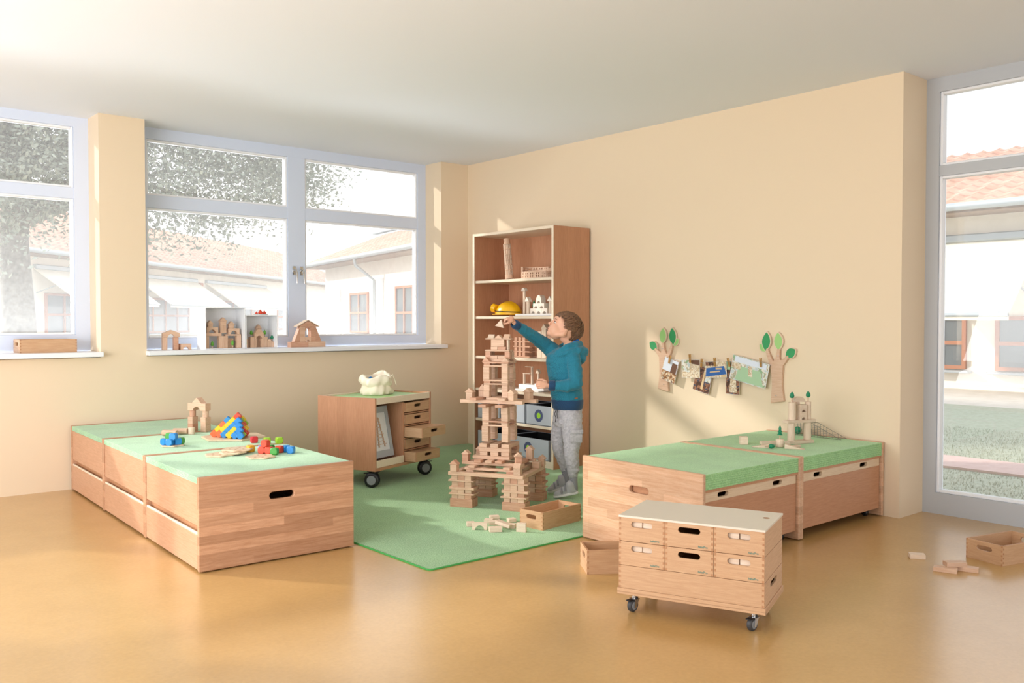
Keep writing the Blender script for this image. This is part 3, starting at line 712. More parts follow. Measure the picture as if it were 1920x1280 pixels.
B('box', -.004, -.018, z, .165, .04, .010, 'front ceiling plank of the top room'); B('box', -.004, .026, z, .165, .04, .010, 'rear ceiling plank of the top room'); z += .0103
B('box', -.026, 0, z, .046, .06, .020, 'left low block on the top room'); B('box', .026, 0, z, .052, .06, .020, 'right low block on the top room', mat='block_red'); z += .0203
B('box', -.003, -.014, z, .088, .036, .044, 'large smooth block under the crown', mat='block'); B('box', .06, .0, z-.0203, .012, .03, .0645, 'slim upright pale block beside the crown block', mat='block_pale'); z += .0443
B('box', 0, -.004, z, .175, .05, .009, 'topmost long plank'); z += .0093
B('roof', -.052, -.004, z, .044, .042, .024, 'left roof block on the topmost plank', PI/2, mat='block_pale'); B('roof', 0, -.004, z, .05, .044, .022, 'middle roof block on the topmost plank'); B('roof', .054, -.004, z, .044, .042, .026, 'right roof block on the topmost plank', PI/2)
# ------------------------------------------------------------ loose blocks on carpet and floor
L = Site(T(0, 0, .006), 'loose beech blocks scattered on the carpet', ['block', 'block_pale'], '')
def lay(kind, x, y, w_, d_, h_, rz, label, z=0, rx=0, ry=0, mat='block_pale'):
    return L(kind, x, y, z, w_, d_, h_, label, rz, rx, ry, mat)
# ============================================================ OUTSIDE: COURTYARD
def outmat(name, c1, c2, sc, rough=.9, bump=0):
    m, t, b = newmat(name); v = coords(t, (1, 1, 1), False); n = N(t, 'ShaderNodeTexNoise'); n.inputs['Scale'].default_value = sc; n.inputs['Detail'].default_value = 6; n.inputs['Roughness'].default_value = .7
    t.links.new(v, n.inputs[0]); t.links.new(ramp(t, n.outputs[0], [(.35, c2), (.65, c1)]).outputs[0], b.inputs['Base Color']); b.inputs['Roughness'].default_value = rough; return m
M['plaster'] = outmat('cream_plaster', 'F2ECE0', 'EAE3D6', 3)
M['roofdark'] = outmat('eave_boards', 'A08C7C', '8E7A6A', 6)
M['gutter'] = plain('grey_gutter', 'A9B0B4', .4, metal=.3)
M['winwood'] = plain('brown_window_wood', 'A9683F', .6)
M['awning'] = outmat('cream_awning', 'EFE8D6', 'E6DECB', 2)
M['winglass'] = plain('dark_window_glass', '5C6468', .08)
M['pave'] = outmat('pale_paving', 'D5CCC0', 'C6BCAE', 4)
M['pavered'] = outmat('reddish_paving', 'CDAFA4', 'BFA095', 9)
M['lawn'] = outmat('lawn', 'B0B29C', '94977F', 22)
M['bark'] = outmat('grey_bark', '8D887E', '615C54', 12)
M['leaf'] = outmat('grey_green_leaf', 'A6AC9C', '7C8474', 2)
m, t, b = newmat('terracotta_tiles')
c = N(t, 'ShaderNodeTexCoord'); wv = N(t, 'ShaderNodeTexWave'); wv.bands_direction = 'Y'; wv.inputs['Scale'].default_value = 1.1; wv.inputs['Distortion'].default_value = .3
n = N(t, 'ShaderNodeTexNoise'); n.inputs['Scale'].default_value = 2.5; t.links.new(c.outputs['Object'], n.inputs[0]); t.links.new(c.outputs['Object'], wv.inputs[0])
a_ = ramp(t, n.outputs[0], [(.3, 'C08A70'), (.7, 'D2A68E')]).outputs[0]; b_ = ramp(t, wv.outputs[0], [(0, (.72, .70, .70)), (.3, (1, 1, 1))]).outputs[0]
t.links.new(mixc(t, a_, b_, 1., 'MULTIPLY'), b.inputs['Base Color']); b.inputs['Roughness'].default_value = .8; M['tiles'] = m

g = G(); g.box((12, 22, -.13), (90, 70, .1)); struct('ground', g, 'pave')
g = G(); g.box((4.6, -3.5, -.075), (7.4, 12, .03)); o = g.obj('lawn', 'lawn'); tag(o, 'short grey-green grass outside the tall right window', 'grass', None, 'stuff')
g = G(); g.box((2.72, -3.5, -.0485), (.62, 12, .02)); o = g.obj('garden_path', 'pavered'); tag(o, 'pinkish paved path crossing the lawn outside the tall right window', 'path')
# grass blades near the window
random.seed(5); g = G(); b = bmesh.new()
for i in range(26000):
    x = .45 + random.random()**1.4*5; y = random.uniform(-6.5, -1.5)
    if 2.38 < x < 3.06: continue
    h_ = random.uniform(.012, .032); a = random.uniform(0, PI); dx, dy = .003*math.cos(a), .003*math.sin(a); lx, ly = random.uniform(-.015, .015), random.uniform(-.015, .015)
    b.faces.new([b.verts.new(p) for p in ((x-dx, y-dy, -.0595), (x+dx, y+dy, -.0595), (x+lx, y+ly, h_-.0595))])
g._merge(b, None, 0); o = g.obj('grass_blades', 'lawn'); tag(o, 'tufts of grass standing in the lawn outside the tall right window', 'grass', None, 'stuff')

def building(name, label, P, ang, L, zE, rise, run, wz, parts, over=.7, zg=-.08):
    """local x along the eave line, +y into the building; front wall at y=over"""
    root = thing(name, label, 'building', T(P[0], P[1], 0, ang))
    g = G(); g.box((L/2, over+run, (zE-.1+zg)/2), (L-1.0, run*2, zE-.1-zg)); g.obj('wall', 'plaster', root)
    # corrugated tile roof
    b = bmesh.new(); nx = int(L/.11); rows = []
    for j, (yy, zz) in enumerate(((0, zE), (run+over, zE+rise), (2*run+2*over, zE))):
        rows.append([b.verts.new((i*L/nx, yy, zz + .03*math.cos(2*PI*i*L/nx/.33) + .02)) for i in range(nx+1)])
    for r0, r1 in zip(rows, rows[1:]):
        for i in range(nx): b.faces.new((r0[i], r0[i+1], r1[i+1], r1[i]))
    g = G(); g._merge(b, None, 0); g.obj('tile_roof', 'tiles', root, smooth=60)
    g = G(); g.plate([(0, zE-.09), (run+over, zE+rise-.09), (2*(run+over), zE-.09), (2*(run+over), zE-.13), (0, zE-.13)], L-.06, (), Matrix(((0, 0, 1, .03), (1, 0, 0, 0), (0, 1, 0, 0), (0, 0, 0, 1)))); g.obj('eave_boarding', 'roofdark', root)
    g = G(); g.cyl((0, -.06, zE-.03), (L, -.06, zE-.03), .07, n=12); g.obj('gutter', 'gutter', root, smooth=40)
    for p in parts:
        if p[0] == 'win':
            _, x0, x1, z0, z1, nx_, nz_ = p; hl = []; fw = .07; W_ = x1-x0; H_ = z1-z0
            for i in range(nx_):
                for j in range(nz_): hl.append(rect(x0+fw+i*(W_-fw)/nx_, z0+fw+j*(H_-fw)/nz_, x0+(i+1)*(W_-fw)/nx_, z0+(j+1)*(H_-fw)/nz_))
            g = G(); g.plate(rect(x0, z0, x1, z1), .08, hl, XZ(over+.02)); f_ = g.obj('window', 'winwood', root)
            g = G(); g.box(((x0+x1)/2, over-.01, (z0+z1)/2), (W_-.04, .02, H_-.04)); g.obj('pane', 'winglass', f_)
            g = G(); g.box(((x0+x1)/2, over-.1, z0-.04), (W_+.2, .22, .05), .01); g.obj('window_ledge', 'gutter', root)
        if p[0] == 'awn':
            _, x0, x1, zt, zb, out = p
            g = G(); g.plate([(over-.02, zt), (over-out, zb), (over-out, zb-.12), (over-out+.03, zb-.12), (over-out+.03, zb-.02), (over-.02, zt-.04)], x1-x0, (), Matrix(((0, 0, 1, x0), (1, 0, 0, 0), (0, 1, 0, 0), (0, 0, 0, 1)))); aw = g.obj('awning', 'awning', root)
            g = G(); g.cyl((x0, over-out, zb-.03), (x1, over-out, zb-.03), .035, n=10); g.box(((x0+x1)/2, over-.06, zt+.02), (x1-x0, .14, .14), .02); g.obj('awning_bar', 'gutter', aw)
            for x in (x0+.15, x1-.15):
                g = G(); g.tube([(x, over, zb+.25), (x, over-out*.5, zb+.5), (x, over-out, zb)], .02); g.obj('awning_arm', 'gutter', aw)
        if p[0] == 'box': g = G(); g.box(((p[1]+p[2])/2, over-p[5]/2, (p[3]+p[4])/2), (p[2]-p[1], p[5], p[4]-p[3]), .01); g.obj(p[6], p[7], root)
        if p[0] == 'pipe':
            x = p[1]; g = G(); g.tube([(x, -.06, zE-.05), (x, 0, zE-.3), (x, over-.08, zE-.75), (x, over-.08, zg)], .05); g.obj('downpipe', 'gutter', root, smooth=50)
    return root
a = R(41.5); u = Vector((math.cos(a), math.sin(a))); P1 = Vector((5.37, 25.37)) - u*22
building('courtyard_house', 'long low house with terracotta tiled roof and cream awnings across the courtyard', P1, a, 46, 3.2, 2.2, 4.5, 2.8,
         [('awn', 22.2, 26.8, 2.75, 1.75, 1.5), ('win', 22.6, 26.2, .7, 2.0, 4, 2), ('awn', 27.6, 33.6, 2.75, 1.75, 1.5), ('win', 28.2, 33.0, .7, 2.0, 5, 2), ('box', 27.0, 27.2, 0, 2.7, .15, 'wall_post', 'winwood'), ('win', 35, 38, .7, 2.0, 3, 2), ('awn', 17, 21.4, 2.75, 1.75, 1.5), ('win', 17.5, 21, .7, 2.0, 4, 2), ('win', 12, 15, .7, 2.0, 3, 2)])
u2 = Vector((1.954, 9.694)).normalized(); a2 = math.atan2(-u2.y, -u2.x); P2 = Vector((8.4, 13.41)) + u2*10.4
building('side_wing', 'side wing with terracotta roof, white door and downpipe seen through the large left window', P2, a2, 14.5, 3.2, 1.3, 2.6, 2.8,
         [('box', .9, 2.3, 0, 2.3, .10, 'white_door', 'white'), ('win', 3.4, 5.2, .75, 2.1, 2, 2), ('pipe', 5.9), ('win', 7.6, 9.0, .6, 2.2, 2, 2), ('box', 6.2, 6.5, 0, 2.5, .12, 'white_pillar', 'white'), ('win', 10.6, 12.5, .6, 2.2, 2, 2)])
r2 = thing('upper_roof_house', 'taller grey-trimmed roof rising behind the side wing', 'building', T(P2[0]+2.6, P2[1]+1, 0, a2))
g = G(); g.box((6.5, 3.5, 2.1), (13, 4, 4.3)); g.obj('wall', 'plaster', r2); g = G(); g.box((6.2, 1.2, 4.45), (13.4, .5, .3), .02); g.box((6.2, 3.2, 4.75), (13.4, 4.2, .12), .02); g.obj('flat_roof', 'gutter', r2)
building('garden_house', 'house with terracotta roof and a big cream awning outside the tall right window', (11.7-.7, 5.0), -PI/2, 15, 3.2, 1.6, 3.4, 2.8,
         [('awn', 3.6, 6.0, 2.65, 1.30, 1.5), ('win', 3.4, 4.75, .28, 1.25, 3, 2), ('win', 5.25, 7.2, .28, 1.25, 3, 2), ('awn', 6.6, 9.4, 2.65, 1.3, 1.5), ('win', 1.0, 2.6, .3, 1.9, 2, 2), ('win', 8.6, 10.4, .28, 1.25, 3, 2)])
bt = thing('garden_table', 'pale garden table with thin metal legs in front of the side wing', 'table', T(8.3, 15.2, -.08, a2))
g = G(); g.box((0, 0, .74), (1.9, .8, .04), .008); g.obj('table_top', 'white', bt)
for x in (-.8, .8):
    for y in (-.32, .32): g = G(); g.tube([(x, y, 0), (x*.92, y*.9, .72)], .018); g.obj('leg', 'steel', bt)

def tree(Px, Py, h_, tr, label, crown, ncl, seed, nleaf=26, ls=.11):
    random.seed(seed); root = thing('courtyard_tree', label, 'tree', T(Px, Py, -.08)); 
    g = G(); pts = [(0, 0, 0), (.03, .02, h_*.2), (-.04, .03, h_*.42), (.05, -.02, h_*.62), (.1, .05, h_*.85)]
    g.tube(pts, [tr*1.25, tr, tr*.9, tr*.75, tr*.4], 14); g.obj('trunk', 'bark', root, smooth=60)
    gb = G(); b = bmesh.new(); cx, cy, cz, rx, ry, rz_ = crown
    tips = []
    for i in range(26):
        a = random.uniform(0, 2*PI); q = random.uniform(.55, 1); e = Vector((cx + rx*q*math.cos(a), cy + ry*q*math.sin(a), cz + rz_*random.uniform(-.9, .7)))
        s_ = Vector((0, 0, h_*random.uniform(.4, .75))); mid = s_.lerp(e, .5) + Vector((0, 0, .5)); gb.tube([s_, s_.lerp(mid, .6), mid, mid.lerp(e, .6), e], [tr*.28, tr*.2, tr*.13, tr*.07, .01], 6)
        tips += [mid.lerp(e, k) for k in (.2, .45, .7, .9, 1)]
    gb.obj('branches', 'bark', root, smooth=60)
    for i in range(ncl):
        if random.random() < .45: c = random.choice(tips) + Vector([random.gauss(0, .3) for _ in range(3)])
        else:
            while 1:
                v = Vector([random.uniform(-1, 1) for _ in range(3)])
                if .25 < v.length < 1: break
            c = Vector((cx+v.x*rx, cy+v.y*ry, cz+v.z*rz_))
        for k in range(nleaf):
            p = c + Vector([random.gauss(0, .17) for _ in range(3)]); s_ = ls*random.uniform(.6, 1.3)
            d = Vector([random.gauss(0, 1) for _ in range(3)]).normalized(); e = d.orthogonal().normalized()*s_*.32; d *= s_
            b.faces.new([b.verts.new(q) for q in (p, p+d*.45+e, p+d, p+d*.45-e)])
    g = G(); g._merge(b, None, 0); o = g.obj('foliage', 'leaf', root); o['kind'] = 'stuff'
tree(-2.0, 9.0, 6.0, .24, 'broad leafy tree whose trunk stands in the left window view', (.9, -1.3, 4.35, 4.5, 1.7, 1.9), 3200, 3, 26, .08)
# ------------------------------------------------------------ loose blocks
random.seed(21)
lay('arch', -2.085, -2.805, .085, .03, .038, -.75, 'bridge-shaped beech block standing on the carpet in front of the tower')
lay('box', -2.07, -2.70, .045, .045, .022, -.6, 'flat square beech block at the left end of the scattered blocks on the carpet')
lay('box', -1.86, -2.66, .055, .04, .022, -.5, 'flat beech block farthest back among the scattered blocks on the carpet')
lay('box', -1.935, -2.70, .05, .04, .02, -.9, 'flat beech block just behind the bridge-shaped block on the carpet')
lay('box', -2.05, -2.90, .07, .042, .026, -.55, 'flat beech block nearest the camera in the scattered heap on the carpet')
lay('box', -1.945, -2.77, .07, .05, .022, -.75, 'flat beech block in the middle of the scattered heap on the carpet')
lay('box', -1.985, -2.89, .09, .036, .018, -1.15, 'long plank tilted on top of the scattered heap on the carpet', z=.022, rx=.0, ry=.22)
lay('box', -1.93, -2.88, .07, .045, .022, -.9, 'flat beech block under the tilted plank of the scattered heap')
lay('wedge', -1.885, -2.78, .06, .03, .025, -.3, 'wedge-shaped beech block on the right of the scattered heap')
lay('box', -1.83, -2.78, .045, .04, .022, -.3, 'small flat beech block at the right end of the scattered heap')
lay('box', -1.945, -3.0, .055, .022, .05, -1.0, 'beech block standing on edge against the crate on the carpet')
F_ = Site(T(0, 0, 0), 'flat beech blocks on the floor at the right', ['block_pale', 'block'], '')
F_('box', -.795, -4.668, 0, .072, .05, .022, 'flat beech block lying alone on the ochre floor left of the right-hand crate', -.95)
F_('box', -.93, -4.865, 0, .10, .045, .021, 'left lower block of the little bridge on the ochre floor at the right', -1.25+.0)
F_('box', -.842, -4.925, 0, .10, .045, .021, 'right lower block of the little bridge on the ochre floor at the right', -1.25)
F_('box', -.875, -4.885, .0213, .095, .045, .021, 'upper block laid across the little bridge on the ochre floor at the right', -.72)
# blocks glimpsed in the crates of the rolling cabinet
K_ = Site(CB, 'pale blocks inside the small crates', ['block_pale'], '')
for (i, j, nm) in ((0, 0, 'upper left'), (0, 1, 'second-row left'), (2, 0, 'upper right'), (2, 1, 'second-row right')):
    z = .293-j*.0975+.0105
    for k in range(2): K_('box', i*cw/3+.055+k*.082, .026, z, .078, .024, .072, f'pale block glimpsed through the slot of the {nm} crate, {"left" if k==0 else "right"} one', mat='block_pale')

# ------------------------------------------------------------ left platforms
PZ = .4468
S = Site(T(-2.94, -.905, PZ, R(-64)), 'beech blocks of the gate on the left platforms', ['block', 'block_red'], ' of the gate on the left platform')
# gate: width local x
for sx, n_ in ((-1, 'left'), (1, 'right')):
    S('box', sx*.055, 0, 0, .042, .05, .048, f'lower cube under the {n_} pillar'); S('box', sx*.055, 0, .0483, .042, .05, .048, f'upper cube in the {n_} pillar')
    S('cyl', sx*.055, 0, .0966, .040, .040, .042, f'{n_} round drum')
g = G(); w_ = .152; r = .030; a_ = [(r*math.cos(PI - PI*i/12), r*math.sin(PI*i/12)*.8) for i in range(13)]
g.plate([(-w_/2, 0)] + a_ + [(w_/2, 0), (w_/2, .048), (.04, .048), (0, .085), (-.04, .048), (-w_/2, .048)], .05, (), XZ(.025), bev=.001)
o = g.obj('gable_arch_block', 'block', None, S.M @ T(0, 0, .139)); tag(o, 'pointed arch block crowning the beech gate on the left platform', 'toy block', S.g)
Q = Site(T(0, 0, PZ), 'round beech blocks lying beside the gate', ['block', 'block_pale'], '')
o = Q('cyl', -3.175, -1.035, .019, .038, .038, .10, 'long half-round beech block lying left of the beech gate', R(-66), 0, PI/2, mat='block'); o.matrix_local = T(-3.20, -1.0, PZ+.019) @ Euler((0, PI/2, R(-58))).to_matrix().to_4x4() if 0 else T(-3.205, -.985, PZ+.02, R(-52), 0, PI/2)
o = Q('cyl', -3.10, -.93, 0, .038, .038, .09, 'second lying round block behind the first, left of the beech gate', 0); o.matrix_local = T(-3.125, -.95, PZ+.02, R(-40), 0, PI/2)
Q('cyl', -3.035, -1.02, 0, .042, .042, .044, 'upright round block at the right end of the lying ones beside the gate')

# bead: a cube with generously cut corners
def bead_mesh(mat, s_=.038):
    k = ('bead', mat, s_)
    if k not in _bc:
        g = G(); b = bmesh.new(); bmesh.ops.create_cube(b, size=s_); bmesh.ops.bevel(b, geom=b.verts[:], offset=s_*.26, affect='VERTICES'); bmesh.ops.bevel(b, geom=b.edges[:], offset=s_*.05, segments=2, affect='EDGES')
        g._merge(b, None, 0); _bc[k] = g.mesh('bead', mat, 50)
    return _bc[k]
CN = dict(bead_red='red', bead_crimson='crimson', bead_orange='orange', bead_yellow='yellow', bead_blue='blue', bead_green='green', bead_lime='lime green', bead_amber='amber')
def bead(x, y, z, mat, label, group, rot=(0, 0, 0), s_=.038):
    o = link('wooden_bead', bead_mesh(mat, s_), None, Matrix.Translation((x, y, z)) @ Euler(rot).to_matrix().to_4x4()); return tag(o, CN[mat] + ' ' + label, 'toy bead', group)
# hexagonal board with the bead pyramid
ha = R(-69); hc = (-2.90, -1.36)
g = G(); hexp = [(.20*math.cos(R(60*i+30)), .20*math.sin(R(60*i+30))) for i in range(6)]; g.plate(hexp, .010, (), T(0, 0, 0), bev=.001)
o = g.obj('hexagonal_board', 'pale_x', None, T(hc[0], hc[1], PZ, ha)); tag(o, 'pale hexagonal wooden board under the bead pyramid on the middle left platform', 'toy board')
for i in range(5):
    for j in range(3): g2 = G(); g2.box((-.155+i*.012 if 0 else -.155+j*.022, -.05+i*.022, .0103), (.006, .011, .0012)) ; q = g2.obj('slot_mark', 'endgrain', o)
X = T(hc[0], hc[1], PZ+.010, ha); s_ = .0415
front = [['bead_orange', 'bead_yellow', 'bead_orange', 'bead_blue'], ['bead_orange', 'bead_yellow', 'bead_yellow', 'bead_yellow', 'bead_red'], ['bead_blue', 'bead_blue', 'bead_blue', 'bead_blue'], ['bead_yellow', 'bead_yellow', 'bead_blue'], ['bead_blue', 'bead_blue'], ['bead_blue']]
ordn = ('lowest', 'second', 'third', 'fourth', 'top')
rn = ('first', 'second', 'third', 'fourth', 'fifth', 'sixth')
for j in range(4):
    for i in range(6-j):
        for k in range(6-j-i):
            if j == 0:
                if k >= len(front[i]): continue
                mt = front[i][k]
            else: mt = random.choice(['bead_red', 'bead_yellow', 'bead_orange', 'bead_lime', 'bead_crimson'])
            if j > 0 and (k >= len(front[i])): continue
            x = (i + k*.5 + j*.5 - 2.5)*s_*1.06; y = (j*.866 + k*.40 - 1.2)*s_; z = .021 + k*.64*s_
            p = X @ Vector((x+.030, y-.03, z))
            bead(p.x, p.y, p.z, mt, (f'bead, {ordn[k]} in the {rn[i]} slanting row of the pyramid front' if j == 0 else f'bead, {ordn[k]} in row {rn[i]} of the pyramid, {("", "second", "third", "fourth")[j]} layer from the front'), 'beads of the pyramid', (X.to_3x3() @ Vector((.53, .40, .64)).to_track_quat('Z', 'Y').to_matrix()).to_euler(), .0385)
# small bead cluster on a flower board
def flower(cx, cy, z, r, ang, label, grp='pale flower-shaped boards on the left platforms', tilt=0):
    pts = []
    for i in range(72):
        a = 2*PI*i/72; q = r*(1 + .10*math.cos(6*a)); pts.append((q*math.cos(a), q*math.sin(a)))
    holes = []
    g = G(); g.plate(pts, .008, (), T(0, 0, 0), bev=.0008); o = g.obj('flower_board', 'pale_x', None, T(cx, cy, z, ang, tilt)); tag(o, label, 'toy board', grp)
    g = G()
    for (hx, hy) in [(0, 0)] + [(r*.55*math.cos(R(60*i)), r*.55*math.sin(R(60*i))) for i in range(6)]: g.lathe([(.0, .0083), (.0065, .0083), (.0065, .0078)], 10, T(hx, hy, 0))
    q = g.obj('peg_hole', 'endgrain', o); q['kind'] = 'stuff'
    return o
flower(-3.32, -1.475, PZ, .062, .3, 'small flower-shaped board under the blue and green bead cluster')
cl = 'of the small cluster on the flower board'
for x, y, z, mt, l in ((-.035, -.02, 0, 'bead_blue', 'bead, left front'), (.005, -.035, 0, 'bead_blue', 'bead, middle front'), (.03, .005, 0, 'bead_blue', 'bead, right'), (-.015, .02, 0, 'bead_blue', 'bead, rear'), (-.01, -.01, .031, 'bead_green', 'bead, upper left'), (.02, -.02, .031, 'bead_blue', 'bead, topmost'), (.035, .03, .0, 'bead_green', 'bead, rear right')):
    q = Matrix.Rotation(R(-50), 4, 'Z') @ Vector((x, y, z)); bead(-3.32+q.x, -1.475+q.y, PZ+.008+.019+z, mt, l + ' ' + cl, 'beads of the small cluster', (0, 0, random.random()))
flower(-3.255, -2.01, PZ, .075, .2, 'lowest of the three overlapping flower boards on the nearest left platform')
flower(-3.19, -2.03, PZ+.0085, .066, .5, 'middle one of the overlapping flower boards on the nearest left platform')
flower(-3.145, -1.99, PZ+.0175, .078, .9, 'topmost of the overlapping flower boards on the nearest left platform')
flower(-3.12, -2.225, PZ, .072, .4, 'single flower-shaped board lying in front of the loose coloured cubes')
lc = 'loose coloured beads on the left platforms'
for px_, py_, z, mt, l in ((-2.90, -1.66, 0, 'bead_crimson', 'bead lying at the right edge of the hexagonal board'), (-2.862, -1.755, 0, 'bead_lime', 'bead, left one of the two behind the cubes'), (-2.802, -1.79, 0, 'bead_lime', 'bead, right one of the two behind the cubes'),
    (-3.075, -2.0, 0, 'bead_amber', 'bead half hidden behind the stacked flower boards'), (-3.03, -2.05, 0, 'bead_blue', 'bead behind the left of the red pile'), (-3.048, -2.09, 0, 'bead_red', 'bead, left base of the red pile'), (-3.025, -2.13, 0, 'bead_red', 'bead, right base of the red pile'), (-3.035, -2.105, .0365, 'bead_red', 'bead on top of the red pile'),
    (-2.985, -2.06, 0, 'bead_green', 'bead peeking out behind the red pile'), (-3.02, -2.185, 0, 'bead_green', 'bead in front of the red pile'), (-2.965, -2.13, 0, 'bead_red', 'bead right of the pile, beside the blue ones'), (-2.925, -2.135, 0, 'bead_blue', 'bead, left one of the pair at the right'), (-2.925, -2.19, 0, 'bead_blue', 'bead, right one of the pair at the right')):
    bead(px_, py_, PZ+.019+z, mt, l, lc, (0, 0, random.uniform(0, 1.5)))

# ------------------------------------------------------------ right platforms
RZ = .4462
U = Site(T(-.435, -3.79, RZ, R(-48)), 'pale beech blocks of the gate with green trees', ['block_pale'], ' of the gate with the green trees')
U('box', 0, 0, 0, .24 if 0 else .185, .05, .018, 'long base plank', .55); 
U2 = Site(T(-.435, -3.79, RZ, R(-16)), U.g, ['block_pale'], U.w)
for o in [o for o in COL.objects if o.get('label', '').startswith('long base plank')]: o.matrix_local = U2.M @ T(0, 0, 0)
U2('cyl', -.062, 0, .0183, .044, .044, .105, 'lower left round column', mat='pale_z'); U2('cyl', .062, 0, .0183, .044, .044, .105, 'lower right round column', mat='pale_z')
U2('box', 0, 0, .1236, .215, .048, .018, 'middle cross plank')
U2('cyl', -.058, 0, .1419, .044, .044, .105, 'upper left round column', mat='pale_z'); U2('cyl', .066, .0, .1419, .036, .036, .105, 'upper right round column', mat='pale_z')
U2('arch', .012, -.004, .1419, .050, .04, .045, 'lower arch block'); U2('arch', .012, -.004, .1872, .050, .04, .045, 'upper arch block'); U2('half', -.0, .012, .2475, .086, .03, .03, 'half-round cap block')
U2('box', .0, .02, .2325 if 0 else .142, .03, .016, .105, 'upright pale slat behind the arches')
def toy_tree(x, y, z, label, grp, kind='drop', h=.062, mat='tree_green', rx=0, ry=0, rz=0, Mx=None, sc=1.):
    root = thing('toy_tree', label, 'toy tree', (Mx or T()) @ T(x, y, z, rz, rx, ry) @ Matrix.Scale(sc, 4), grp)
    g = G(); g.cyl((0, 0, 0), (0, 0, h*.45), .0035, n=10); g.lathe([(.011, 0), (.011, .003), (.0, .003)], 14) if kind == 'stand' else None; g.obj('stem', 'block', root, smooth=40)
    g = G()
    if kind == 'drop': g.lathe([(0, h*.38), (.009, h*.42), (.0145, h*.58), (.011, h*.8), (.004, h*.97), (0, h*1.02)], 18)
    elif kind == 'fir':
        z0 = h*.35
        for i, r_ in enumerate((.017, .014, .010)): g.lathe([(0, z0+i*.016), (r_, z0+i*.016+.001), (.0035, z0+i*.016+.021), (0, z0+i*.016+.0225)], 18)
    else: g.lathe([(0, h*.3), (.008, h*.34), (.013, h*.5), (.008, h*.8), (.001, h), (0, h)], 14)
    g.obj('crown', mat, root, smooth=40); return root
tg = 'small painted green toy trees'
toy_tree(-.058, 0, .2472, 'small green toy tree on the left round column of the gate on the right platform', tg, Mx=U2.M)
toy_tree(.066, 0, .2472, 'small green toy tree on the right round column of the gate on the right platform', tg, Mx=U2.M)
V = Site(T(0, 0, RZ), 'loose pale blocks on the right platforms', ['block_pale'], '')
V('box', -.725, -3.60, 0, .046, .046, .046, 'pale cube standing alone on the right platform', R(-45))
V('wedge', -.75, -3.74, 0, .11, .04, .022, 'low pale wedge beside the fallen green tree on the right platform', R(120)); V('box', -.62, -3.70, 0, .10, .03, .02, 'long pale block behind the wedge on the right platform', R(-30))
V('wedge', -.66, -3.90, 0, .11, .045, .026, 'pale wedge right of the round block with a tree on the right platform', R(-60)); V('box', -.60, -3.87, 0, .06, .03, .012, 'thin pale block behind the right wedge at the foot of the gate')
V('cyl', -.655, -3.80, 0, .046, .046, .046, 'pale round block carrying a small fir on the right platform')
toy_tree(-.655, -3.80, RZ+.0462, 'tiny green fir standing on the pale round block on the right platform', tg, 'fir')
toy_tree(-.79, -3.79, RZ+.014, 'green toy tree lying on its side beside the low wedge', tg, 'drop', rx=PI/2-.0, rz=R(60))
# wire basket
bk = thing('wire_basket', 'small wire mesh basket lying behind the gate on the farther right platform', 'basket', T(-.115, -3.52, RZ, R(-90)))
g = G(); prof = lambda x: .085 if x < .16 else .085*(1-(x-.16)/.20)
xs = [i*.02 for i in range(19)]
for y in (0, .07):
    g.tube([(x, y, max(.002, prof(x))) for x in xs], .0016, 6); g.tube([(x, y, .002) for x in xs], .0016, 6)
    for x in xs: 
        if prof(x) > .004: g.tube([(x, y, .002), (x, y, prof(x))], .0009, 5)
    for z in (.02, .04, .06):
        xe = max(x for x in xs if prof(x) > z); g.tube([(0, y, z), (xe, y, z)], .0009, 5)
for y in (0, .0175, .035, .0525, .07): g.tube([(0, y, .002), (0, y, .085)], .0011, 5); g.tube([(0, y, .085), (.16, y, .085)], .0008, 4)
for z in (.02, .04, .06, .085): g.tube([(0, 0, z), (0, .07, z)], .0011, 5)
for x in xs[:9:2]: g.tube([(x, 0, .085), (x, .07, .085)], .0009, 5)
g.obj('wire_mesh', 'wire', bk)
for k, (x, mt) in enumerate(((.04, 'bark'), (.115, 'bark'))):
    g = G(); g.ball((0, 0, 0), .025, 14, 0); o = g.obj('moss_ball', 'tree_green' if k == 0 else 'bark', None, T(-.115, -3.52, RZ, R(-90)) @ T(x, .035, .028)); tag(o, ('dark greenish ball in the left end of the wire basket', 'brown ball in the middle of the wire basket')[k], 'ball')

# ------------------------------------------------------------ bag on the trolley
bagM = TR @ T(.40, .30, .6145) @ Matrix.Diagonal((.92, 1, 1.22, 1))
bag = thing('cotton_bag', 'crumpled cream cotton bag with rolled-down rim on the green trolley top', 'bag', bagM)
def wob(co):
    a = math.atan2(co.y, co.x); k = 1 + .05*math.sin(5*a+co.z*30) + .035*math.sin(11*a-co.z*55) + .06*(noise.noise(co*14)) + .05*noise.noise(co*45)
    return Vector((co.x*k*1.08, co.y*k*.85, co.z + (.012*math.sin(3*a+1) + .02*max(0, math.cos(a-.4)))*max(0, co.z/.12)))
g = G(); g.lathe([(.0, .0), (.10, .001), (.128, .008), (.132, .03), (.118, .05), (.112, .058), (.126, .068), (.134, .082), (.130, .100), (.118, .113), (.104, .117), (.093, .108), (.09, .09), (.085, .07), (.0, .062)], 72, None, 0, wob)
g.obj('bag_body', 'cotton', bag, smooth=70)
random.seed(4)
for i in range(13):
    a = i*2.4; r_ = .012+.018*math.sqrt(i); p = bagM @ Vector((r_*math.cos(a), r_*.8*math.sin(a), .088+random.uniform(0, .014)-r_*.1))
    mt = ['bead_orange', 'bead_blue', 'bead_orange', 'bead_red', 'bead_yellow'][i % 5]; bead(p.x, p.y, p.z, mt, 'bead inside the cream bag, ' + ("at its centre", "beside the central one", "behind the central one", "in front of the central one", "towards the left", "towards the right", "near the rear rim", "near the left rim", "near the front rim", "near the right rim", "against the rear seam", "against the left seam", "against the right seam")[i], 'beads in the cotton bag', (i, i*2, i*3), .03)
